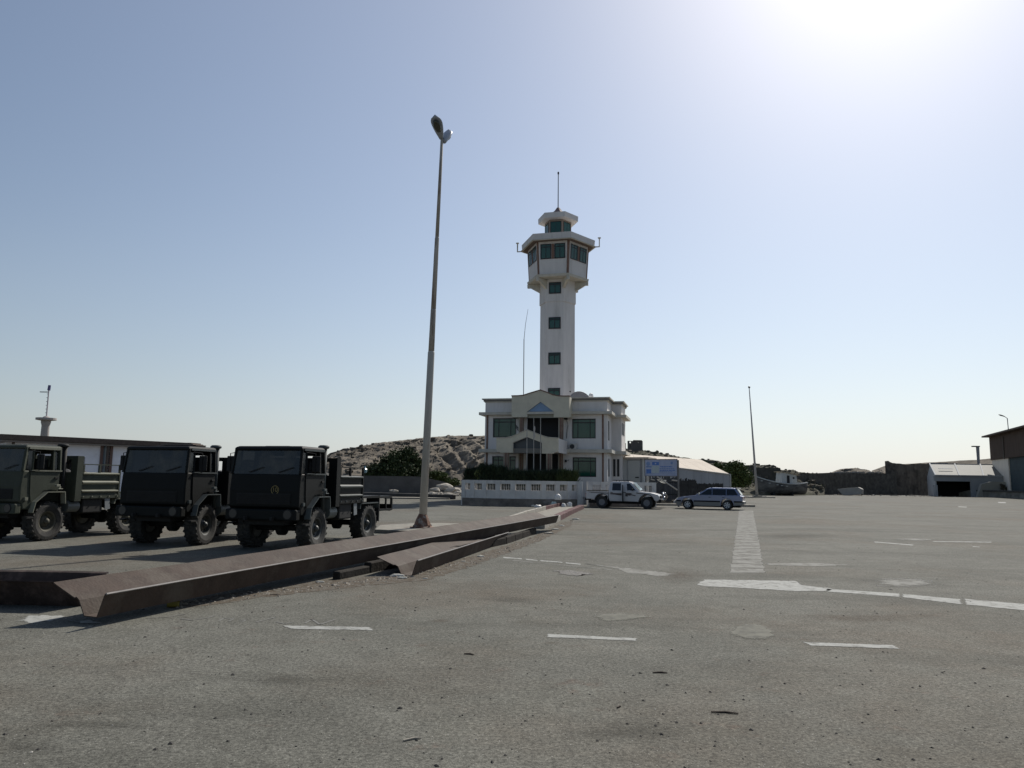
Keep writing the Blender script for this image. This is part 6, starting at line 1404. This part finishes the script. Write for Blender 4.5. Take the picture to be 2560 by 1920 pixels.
SB = mat('sign_blue', (.07, .16, .42), .6, var=.15, scale=5); SB2 = mat('sign_soft_blue', (.16, .24, .42), .6, var=.15, scale=5); SW = mat('sign_white', (.55, .58, .6), .6)
def sblock(x0, y0, x1, y1, m_, nm='painted_block'):
    (a_, b_), (c_, d_) = s7(x0, y0), s7(x1, y1); return MB().box(a_, c_, -.026, -.021, d_, b_).build(nm, m_, sg)
fl_ = sblock(668, 258, 796, 316, SB, 'flag_emblem')
(fx_, fz_) = s7(732, 288)
st = []
for k in range(10): rr_ = .075 if k % 2 == 0 else .03; st.append((fx_ + rr_ * sin(2 * pi * k / 10), fz_ + rr_ * cos(2 * pi * k / 10)))
MB().prism(st, -.030, -.0265, 'y').build('star', SW, fl_)
for cxp, cyp, rr_ in ((595, 290, .16), (1030, 275, .10)):
    cx_, cz_ = s7(cxp, cyp); MB().lathe([(rr_, -.0035), (rr_, 0)], (cx_, -.0215, cz_), 'y', 14).build('round_emblem', SB2, sg)
sblock(562, 390, 650, 468, SB); sblock(560, 330, 655, 360, SB2); sblock(665, 330, 795, 462, mat('sign_cream', (.36, .42, .44), .6, var=.1, scale=4))
rr = random.Random(3)
for row, (y, x0, x1) in enumerate([(345, 820, 1040), (380, 805, 1075), (412, 810, 1090), (440, 805, 1060)]):
    x = x0
    while x < x1:
        ww_ = rr.uniform(14, 46); sblock(x, y - 9, min(x1, x + ww_), y + 8, SB2 if row % 2 else SB, 'illegible_line'); x += ww_ + rr.uniform(5, 10)
sblock(560, 470, 1125, 478, SB2, 'illegible_line')
# dark plank fence and broken awning
FW = mat('dark_planks', (.035, .033, .032), .9, var=.4, scale=3, col2=(.09, .085, .08), thr=(.55, .7))
def plank_fence(x0, x1, D0, D1, ytop, yb, label, n, seed, jag=.12):
    a_, b_ = at(x0, yb, D0), at(x1, yb, D1); L_ = hypot(b_.x - a_.x, b_.y - a_.y); o_ = empty('plank_fence', (a_.x, a_.y, 0), atan2(b_.y - a_.y, b_.x - a_.x), label, 'fence'); h = at((x0 + x1) / 2, ytop, (D0 + D1) / 2).z; r_ = random.Random(seed)
    for k in range(n):
        w_ = L_ / n; MB().box(k * w_ + .01, (k + 1) * w_ - .012, r_.uniform(-.015, .015), .04, 0, h + r_.uniform(-jag, jag)).build('plank', FW, o_)
    MB().box(0, L_, .05, .12, h * .3, h * .3 + .08).box(0, L_, .05, .12, h * .75, h * .75 + .08).build('rail', FW, o_); return o_
plank_fence(1694, 1742, 63, 64, 1198, 1236, 'taller dark plank fence right of the sign post', 18, 1)
plank_fence(1742, 1809, 64, 65.5, 1209, 1236, 'lower dark plank fence at the tent wall', 26, 2, .05)
plank_fence(1622, 1694, 66, 66, 1191, 1236, 'black boarding behind the sign posts', 24, 3, .2)
aw = empty('broken_awning', at(1660, 1240, 60) * 1.0, 0, 'collapsed awning poles and sheet under the sign board', 'awning'); aw.location.z = 0; al = aw.location.copy()
def aa(x, y, D=60): p = at(x, y, D); return Vector((p.x - al.x, p.y - al.y, p.z))
def z7(x, y, D=60): return aa(1540 + x / 7.373, 1120 + y / 7.373, D)
PW = mat('pale_pole', (.45, .42, .37), .8)
MB().tube([z7(755, 525), z7(1130, 772)], .055, 6).build('pole', PW, aw); MB().tube([z7(640, 575), z7(710, 592)], .05, 6).build('pole', PW, aw); MB().tube([z7(1030, 590, 61), z7(1128, 602, 61)], .06, 6).build('pole', PW, aw)
MB().tube([z7(680, 695), z7(890, 540)], .035, 6).build('pole', STL, aw)
quads('torn_sheet', [[z7(750, 575, 60), z7(930, 590, 61), z7(910, 655, 60.5), z7(840, 640, 60), z7(780, 610, 60)]], mat('sheet_grey', (.2, .2, .18), .9, var=.2), aw, (0, .05, 0))
MB().box(*sorted((z7(556, 530).x, z7(604, 618).x)), -.1, 0, z7(556, 618).z, z7(556, 530).z).build('pale_board', PW, aw)
o = empty('rubble_pile', at(1630, 1225, 61), 0, 'heap of earth and stones left of the sign posts', 'rubble'); o.location.z = 0
for k in range(14):
    r_ = random.Random(k + 40); q_ = rock('stone', (r_.gauss(0, 1.2), r_.gauss(0, .6), .0 + max(0, .7 - abs(k - 7) * .12)), r_.uniform(.15, .38), mat('earth_stone', (.09, .075, .06), .95, var=.3), None, k + 50); q_.parent = o
    for key in ('category', 'label'): 
        if key in q_: del q_[key]
p_ = at(1640, 1250, 53); 
o = tag(MB().box(p_.x - 2.6, p_.x + 8.5, 57.5, 58.6, 0, .14).build('low_kerb', CONC, bevel=.02), 'low pale kerb behind the two parked cars', 'kerb')
o = empty('yellow_box', gnd(1706, 1263), .2, 'small yellowish box by the front wheel of the estate car', 'box'); MB().box(-.35, .45, -.1, .3, 0, .36).build('box', mat('pale_yellow', (.5, .45, .3), .8, var=.15), o, bevel=.02)
rk_ = gnd(1706, 1240); rock('white_sack', (at(1712, 1240, 60).x, 60, 0), .7, mat('sack_white', (.55, .53, .5), .9, var=.15), 'white sack heap just left of the estate car bonnet', 77, (1.2, .8, .7), 'sack')

# ================================================================ long stone wall at the right, shed, warehouse
STW = mat('dark_stone_wall', (.105, .095, .08), .97, var=.4, scale=1.5, col2=(.17, .155, .13), thr=(.50, .66), bump=1.0, bscale=4, spec=.08, detail=10)
def long_wall(name, pts, tops, label, m_, th=1.2, cat='wall', seed=0):
    """pts: (px, D) along the foot, tops: py of the top at each"""
    n = 60; P_ = interp([(a_[0], a_[1], t_) for a_, t_ in zip(pts, tops)], n); rings = []
    for i, (x, D, ty) in enumerate(P_):
        p = at(x, ty, D); z = p.z + .18 * noise.noise(Vector((p.x * .5, seed, 0))) + .1 * noise.noise(Vector((p.x * 1.7, seed, 3)))
        d = Vector((p.x, p.y, 0)).normalized() * th; rings.append([(p.x - d.x * .1, p.y - d.y * .1, -.1), (p.x, p.y, z), (p.x + d.x, p.y + d.y, z), (p.x + d.x, p.y + d.y, -.1)])
    return tag(MB().loft(rings).build(name, m_), label, cat)
long_wall('stone_wall', [(1850, 128), (1960, 134), (2080, 142), (2240, 152)], [1187, 1186, 1182, 1183.5], 'long dark stone wall running from the boat to the right', STW, seed=1)
long_wall('stone_wall', [(2212, 152.5), (2222, 152.5), (2226, 152.5), (2260, 155), (2320, 160), (2360, 163), (2400, 166)], [1152.5, 1152.5, 1156, 1161, 1158, 1157, 1160], 'taller ruined stone wall left of the white shed', mat('brown_stone_wall', (.135, .118, .098), .97, var=.35, scale=.9, col2=(.065, .058, .05), thr=(.5, .62), bump=1.0, bscale=4, spec=.08, detail=10), 3.0, seed=2)
for k, (x0, x1, y0, y1) in enumerate([(1846, 1884, 1163, 1184), (1884, 1951, 1169, 1187)]):
    long_wall('fort_wall', [(x0, 130 + k), (x1, 130 + k)], [y0, y0 + 1], ['upper dark fortress terrace left of the slim mast', 'second dark fortress terrace behind the old boat'][k], mat('fort_stone', (.085, .08, .068), .97, var=.3, scale=.6, col2=(.055, .055, .042), thr=(.5, .65), bump=1, bscale=3, spec=.08), 6, seed=k + 5)
# bits of rubble on top of the wall
boulders('wall_top_rubble', 130, lambda r_: (lambda q: Vector((q.x, q.y + .5, q.z)))(at(r_.uniform(2085, 2210), 1181.5, 151)), mat('rubble_pale', (.34, .31, .27), .95, var=.2), 14, 'loose pale stones on top of the long wall', .1, .5)
for k, (x, yb_, D, w_, h_, l) in enumerate([(2290, 1172, 157, 1.0, .45, 'small dark slot in the ruined wall')]):
    pass
# white block lying by the wall
a, b = at(2101, 1234, 135), at(2152, 1234, 133)
o = empty('concrete_block', (a.x, a.y, 0), atan2(b.y - a.y, b.x - a.x), 'large tilted pale block lying against the stone wall', 'concrete block'); s_ = 134 / FPX
MB().prism([(.6, 0), (-.4, 1.1 * 1.0), (3.1, 1.5), (3.75, 1.15), (3.7, .3), (1.0, -.05)], -.6, .9, 'y').build('block', mat('block_pale', (.36, .34, .30), .9, var=.15, scale=1), o, bevel=.04)
boulders('kerb_litter', 220, lambda r_: (lambda q: Vector((q.x, q.y - 1.2, .05)))(at(r_.uniform(1990, 2390), 1236, 134 + r_.uniform(0, 14))), PB, 15, 'pale broken edging along the foot of the wall', .06, .22)
# white shed
R6 = lambda x, y: (2180 + x / 5.821, 1000 + y / 5.821)
shed = empty('white_shed', (0, 0, 0), 0, 'low white gabled shed with ribbed translucent roof and black opening', 'shed')
Df, Dr_ = 136.0, 143.0
e0_, e1_ = at(*R6(925, 1098), Df), at(*R6(1735, 1097), Df + 0); r0_, r1_ = at(*R6(838, 928), Dr_), at(*R6(1735, 915), Dr_)
e1_.z = e0_.z; r1_.z = r0_.z
SHW = mat('shed_white', (.40, .41, .41), .85, var=.08, scale=.4); SHR = mat('shed_roof', (.19, .19, .165), .75, var=.12, scale=.3)
ribs = [0, .415, .84, 1.0]; ex_ = 6
def le(a_, b_, u): return a_.lerp(b_, u)
E1 = e1_ + Vector((ex_, 0, 0)); Rr1 = r1_ + Vector((ex_, 0, 0)); tot_ = (E1.x - e0_.x); fr_ = (e1_.x - e0_.x) / tot_
ux = [0]
for xz in (1272, 1625): p = at(*R6(xz, 1094), Df); ux.append((p.x - e0_.x) / tot_)
ux.append(1)
for k in range(3):
    a_, b_, c_, d_ = le(e0_, E1, ux[k]), le(e0_, E1, ux[k + 1]), le(r0_, Rr1, ux[k + 1]), le(r0_, Rr1, ux[k])
    quads('roof_panel', [[a_, b_, c_, d_]], SHR, shed, (0, 0, -.1))
    MB().bar(a_ + Vector((0, 0, .08)), d_ + Vector((0, 0, .08)), .22, .14).build('roof_rib', SHW, shed)
bk = 2 * Dr_ - Df
quads('back_roof', [[r0_, Rr1, Vector((Rr1.x, bk, e0_.z)), Vector((at(*R6(797, 1050), 2 * Dr_ - Df).x, bk, e0_.z))]], SHR, shed, (0, 0, -.1))
MB().bar(e0_ + Vector((0, -.05, .02)), E1 + Vector((0, -.05, .02)), .15, .22).bar(r0_, Rr1, .2, .2).build('roof_edge', SHW, shed)
ox0 = at(*R6(905, 1180), Df).x; ox1 = at(*R6(1440, 1180), Df).x; oz = at(*R6(1100, 1182), Df).z
MB().holes(e0_.x + .1, E1.x, 0, e0_.z - .1, Df + .1, Df + .35, [(ox0, ox1, 0, oz)]).build('front_wall', SHW, shed)
glp = at(*R6(797, 1050), bk); 
quads('gable_wall', [[Vector((e0_.x + .1, Df + .36, 0)), Vector((glp.x, bk, 0)), Vector((glp.x, bk, e0_.z)), Vector((r0_.x + .1, Dr_, r0_.z - .15)), Vector((e0_.x + .1, Df + .36, e0_.z - .12))]], SHW, shed, (.2, 0, 0))
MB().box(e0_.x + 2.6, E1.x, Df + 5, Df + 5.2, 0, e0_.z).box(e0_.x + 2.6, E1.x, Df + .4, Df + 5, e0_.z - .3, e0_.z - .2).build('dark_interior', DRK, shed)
for xz in (845, 870, 893): p = at(*R6(xz, 1240), Df); MB().box(p.x - .07, p.x + .07, Df - 1.2, Df - 1.05, 0, at(*R6(xz, 1238), Df).z).build('post', SHW, shed)
MB().prism([(at(*R6(1445, 1200), Df).x, 0), (E1.x, 0), (E1.x, at(2480, 1205, Df).z), (at(*R6(1660, 1190), Df).x, at(*R6(1660, 1188), Df).z), (at(*R6(1520, 1215), Df).x, at(*R6(1520, 1222), Df).z)], Df - 1.5, Df - .9, 'y').build('low_arch', mat('arch_cream', (.40, .38, .32), .9), shed)
sk = at(*R6(1060, 1003), 139.2); MB().obox((sk.x, 139.0, sk.z + .05), (2.6, .25, .06), None, (atan2(r0_.z - e0_.z, Dr_ - Df), 0, 0)).build('skylight', SHW, shed)
# warehouse
w0 = at(2477, 1095, 142); w1 = at(2560, 1073, 121); rzw = atan2(w1.y - w0.y, w1.x - w0.x)
wh = empty('warehouse', (w0.x, w0.y, 0), rzw, 'brown-topped warehouse with pale lower wall and teal door at the right edge', 'warehouse'); WF = Frame((w0.x, w0.y, 0), rzw)
def wf(x, y): return WF.face(*R6(x, y))
Hr = wf(1700, 545)[1]; zm_ = wf(1800, 868)[1]; zbase = at(2490, 1226, 136).z
x0w = wf(1718, 700)[0]; xt = wf(1975, 1000)[0]; LW = xt + 34
BC = mat('brown_sheet', (.085, .052, .034), .8, var=.25, scale=1.0, sx=(3, 3, .3)); PWm = mat('pale_warehouse', (.78, .69, .57), .9, var=.12, scale=.5)
n_ = 64; step = LW / n_
for k in range(n_):
    a_ = x0w + k * step * 1.0
    if a_ > LW: break
    MB().prism([(a_, 0), (a_ + step * .30, -.10), (a_ + step * .62, -.10), (a_ + step * .92, 0), (a_ + step * .92, .1), (a_, .1)], zm_, Hr - .02, 'z').build('sheet', BC, wh)
MB().box(x0w, LW, .12, 18, zm_ + .05, Hr - .05).build('upper_wall', BC, wh)
MB().box(x0w + .1, xt, .15, 18, zbase - .2, zm_).build('lower_wall', PWm, wh)
MB().box(x0w - 1.0, LW, -1.1, 19, Hr, Hr + .28).build('roof', BC, wh)
tz = MB().box(xt, LW, .35, .5, zbase - .1, zm_ + .04).build('roller_door', mat('teal_door', (.028, .05, .057), .85, var=.25, scale=.7), wh)
for k in range(9):
    z_ = zbase + (zm_ - zbase) * (k + .5) / 9; MB().box(xt + .05, LW, .31, .35, z_ - .03, z_ + .03).build('door_rib', mat('teal_rib', (.035, .055, .06), .85), tz)
a_, b_ = wf(1845, 1218), wf(1895, 1192); MB().box(a_[0], b_[0], .05, .16, a_[1], b_[1]).build('vent_window', DRK, wh)
a_, b_ = wf(1940, 860), wf(1970, 520); MB().box(a_[0], a_[0] + .25, -.25, -.12, a_[1], b_[1]).build('downpipe', mat('pipe_brown', (.12, .10, .08), .8), wh)
# loading dock in front
d0, d1, d2 = at(2421, 1235, 140), at(2366, 1236, 138), at(2640, 1250, 104)
dk = empty('loading_dock', (0, 0, 0), 0, 'long concrete loading platform with a ramp before the warehouse', 'loading dock')
DKM = mat('dock_concrete', (.27, .25, .21), .9, var=.25, scale=.6, col2=(.14, .125, .10), thr=(.5, .65), bump=.4, bscale=4)
pA = Vector((at(2424, 1225, 138).x, 138, 0)); pB = Vector((gnd(2560, 1246.5).x, gnd(2560, 1246.5).y, 0)); dd = (pB - pA).normalized(); pB = pA + dd * 75; nn_ = Vector((-dd.y, dd.x, 0))
if nn_.x < 0: nn_ = -nn_
zdk = zbase
MB().prism([tuple(p[:2]) for p in (pA, pB, pB + nn_ * 40, pA + nn_ * 40)], 0, zdk, 'z').build('platform', DKM, dk)
MB().prism([tuple(p[:2]) for p in (pA - nn_ * .15 + dd * 1, pB - nn_ * .15, pB, pA + dd * 1)], zdk - .25, zdk + .05, 'z').build('edge_beam', mat('edge_dark', (.08, .075, .065), .9, var=.3), dk)
rA = pA - dd * 7.5
MB().add([tuple(pA), tuple(rA), tuple(rA + nn_ * 5), tuple(pA + nn_ * 5), (pA.x, pA.y, zdk), (pA.x + nn_.x * 5, pA.y + nn_.y * 5, zdk)], [(0, 1, 2, 3), (0, 4, 1), (1, 4, 5, 2), (2, 5, 3), (0, 3, 5, 4)]).build('ramp', DKM, dk)
bush(2510, 1226, 134, [(2506, 1216, 9, 5, 0), (2520, 1219, 7, 4, 0)], 500, .3, mat('dry_twigs', (.12, .10, .07), .9), 'dry scrub growing at the foot of the warehouse wall', 31, z0=zdk)
bush(2448, 1222, 137, [(2446, 1217, 7, 5, 0)], 300, .3, mat('dry_twigs', (.12, .10, .07), .9), 'small dry weed at the top of the ramp', 32, z0=zdk)
# ================================================================ the old boat
bc = at(1948, 1238, 122); s_ = 122 / FPX
bt = empty('fishing_boat', (bc.x, bc.y, 0), radians(14), 'stranded old wooden fishing boat with a small white wheelhouse', 'boat')
HULL = mat('weathered_hull', (.15, .14, .125), .9, var=.35, scale=.9, col2=(.055, .05, .048), thr=(.46, .6), bump=.5, bscale=5, sx=(1, 1, 2)); PAW = mat('boat_white', (.52, .52, .49), .8, var=.15, scale=1.5, col2=(.3, .27, .22), thr=(.55, .7))
HUD = mat('hull_bottom_dark', (.02, .02, .02), .9, var=.3)
LB = 9.3; rings = []; gun = []
def hull_at(u):      # u: 0 bow (left) .. 1 stern
    wv = 1.55 * (sin(min(1, u * 1.45 + .02) * pi / 2) ** .8) * (1 - .35 * max(0, (u - .75) / .25) ** 2)
    sheer = 1.75 + 1.35 * (1 - u) ** 3.0 * 1.0 + .35 * max(0, (u - .55) / .45) ** 2 
    keel = .15 + 1.9 * max(0, (.16 - u) / .16) ** 1.6
    return wv, sheer, keel
for i in range(25):
    u = i / 24; wv, sh, ke = hull_at(u); x = -LB / 2 + LB * u; ring = []
    for k in range(13):
        t = -1 + 2 * k / 12; a_ = abs(t) ; yy = wv * (1 - (1 - a_) ** 2.2) * (1 if t > 0 else -1); zz_ = ke + (sh - ke) * a_ ** 1.7
        ring.append((x, yy, zz_))
    rings.append(ring); gun.append((x, wv, sh))
o_ = len(rings); mb = MB(); mb.loft(rings, close=False, cap=False); mb.f.append(tuple(range(24 * 13, 25 * 13))); hl_ = mb.build('hull', HULL, bt, smooth=True); sm = hl_.modifiers.new('shell', 'SOLIDIFY'); sm.thickness = .08
for s2_ in (1, -1):
    MB().tube([(x, s2_ * w_, z + .05) for x, w_, z in gun], .09, 6).build('gunwale', PAW, bt)
MB().tube([(gun[-1][0], w_, gun[-1][2] + .04) for w_ in (-gun[-1][1], -gun[-1][1] * .5, 0, gun[-1][1] * .5, gun[-1][1])], .055, 6).build('stern_rail', PAW, bt)
MB().tube([(-LB / 2 + .1, 0, 2.9), (-LB / 2 - 1.0, 0, 3.3)], .06, 6).build('bow_sprit', PAW, bt)
dkp = [(gun[i][0], gun[i][1] * .93) for i in range(3, 25)] + [(gun[i][0], -gun[i][1] * .93) for i in range(24, 2, -1)]
MB().prism(dkp, 1.5, 1.56, 'z').build('deck', mat('deck_wood', (.2, .18, .15), .9, var=.2), bt)
whs = MB().prism([(-.1, 1.5), (2.9, 1.5), (2.75, 3.35), (.15, 3.75)], -.85, .85, 'y').build('wheelhouse', PAW, bt)
rf_ = MB().prism([(-.15, 3.80), (3.3, 3.30), (3.3, 3.38), (-.15, 3.90)], -1.05, 1.05, 'y').build('wheelhouse_roof', mat('boat_roof', (.45, .37, .26), .85, var=.15), bt)
MB().box(.95, 1.45, -.87, -.85, 1.65, 3.25).build('doorway', DRK, whs); MB().box(2.05, 2.35, -.87, -.85, 2.7, 3.0).build('porthole', DRK, whs)
MB().prism([(-2.2, 1.95), (-.4, 1.62), (-.4, 1.70), (-2.2, 2.05)], -.7, .7, 'y').build('hatch_cover', PAW, bt)
for u in (.12, .25, .38, .46, .55):
    wv, sh, ke = hull_at(u); MB().box(-LB / 2 + LB * u - .15, -LB / 2 + LB * u + .15, -wv * 1.0 - .06, -wv * .96, sh - .42, sh - .30).build('scupper', PAW, bt)
for x in (-1.8, 1.6): MB().box(x - .12, x + .12, -1.4, 1.4, 0, .5).build('cradle', HUD, bt)
# ================================================================ rubbish bags by the balustrade end
BG = mat('bag_white', (.62, .61, .58), .55, var=.12, scale=5, bump=.4, bscale=9); BGk = mat('bag_black', (.015, .015, .016), .4)
def bag(x, y, D, wpx, hpx, m_, label, seed, z=0.0):
    p = at(x, y, D); s2 = D / FPX
    return rock('rubbish_bag', (p.x, p.y, z), wpx * s2 / 2, m_, label, seed, (1.0, .8, hpx / wpx), 'rubbish bag', 'rubbish thrown by the end of the balustrade')
bag(1394.5, 1262, 50.3, 19, 19, BG, 'largest round white rubbish bag, propped above the others', 1, .52)
bag(1385, 1264, 50.1, 16, 14, mat('bag_pale_green', (.42, .5, .46), .6, var=.12), 'pale greenish torn bag below the largest white one', 2, .12)
bag(1345, 1267, 49.6, 19, 10, BG, 'white crumpled bag at the left of the rubbish', 3)
bag(1362, 1267, 49.3, 12, 8, BGk, 'small black bag in the middle of the rubbish', 4)
bag(1375, 1268, 49.0, 17, 9, mat('bag_cream', (.5, .46, .38), .7, var=.15), 'flat cream sack at the front of the rubbish', 5)
bag(1409, 1265, 50.2, 14, 15, BG, 'white bag beside the reddish pile end', 6)
bag(1424, 1262, 51.0, 14, 18, BG, 'upright white bag against the end pier', 7)
bag(1333, 1266, 50.5, 12, 8, mat('bag_cream', (.5, .46, .38), .7), 'small cream bag, leftmost of the rubbish', 8)
o = empty('yellow_can', gnd(433, 1518), .3, 'small dented yellow can under the long sheet pile', 'can')
MB().lathe([(.045, -.075), (.048, -.07), (.046, 0), (.048, .07), (.045, .075)], (0, 0, .048), 'x', 14).build('can', mat('can_yellow', (.20, .165, .03), .6, var=.2, scale=12), o)
MB().lathe([(.015, 0), (.04, .004)], (.075, 0, .048), 'x', 10).build('rim', DARKM, o)
RG = mat('rag', (.33, .33, .30), .9, var=.15)
for k, (x, y, s2, l, cat) in enumerate([(993, 1441, .14, 'torn whitish rag in the open end of the second pile', 'rag'), (1005, 1446, .10, 'small white rag beside the second pile end', 'rag'), (1064, 1447, .06, 'white paper scrap right of the second pile end', 'paper'), (800, 1456, .085, 'crumpled white paper by the soil strip', 'paper'),
                                   (1202, 1392, .10, 'pale stone beside the soil strip', 'stone'), (1158, 1404, .06, 'small white scrap along the second pile', 'paper'), (1273, 1334, .08, 'white cup on the ground under the long pile', 'cup'), (1388, 1324, .22, 'flat pale scrap beside the red kerb', 'paper'), (1404, 1315, .2, 'crumpled paper beside the red kerb', 'paper'), (1372, 1334, .25, 'flat cream card at the foot of the kerb', 'card'), (1440, 1299, .28, 'long white plank scrap on the yard right of the kerb', 'plank')]):
    g_ = gnd(x, y); rock('scrap', (g_.x, g_.y, 0), s2 * (.42 if s2 > .15 else .62), RG, l, k + 90, (1.5, .8, .35), cat)
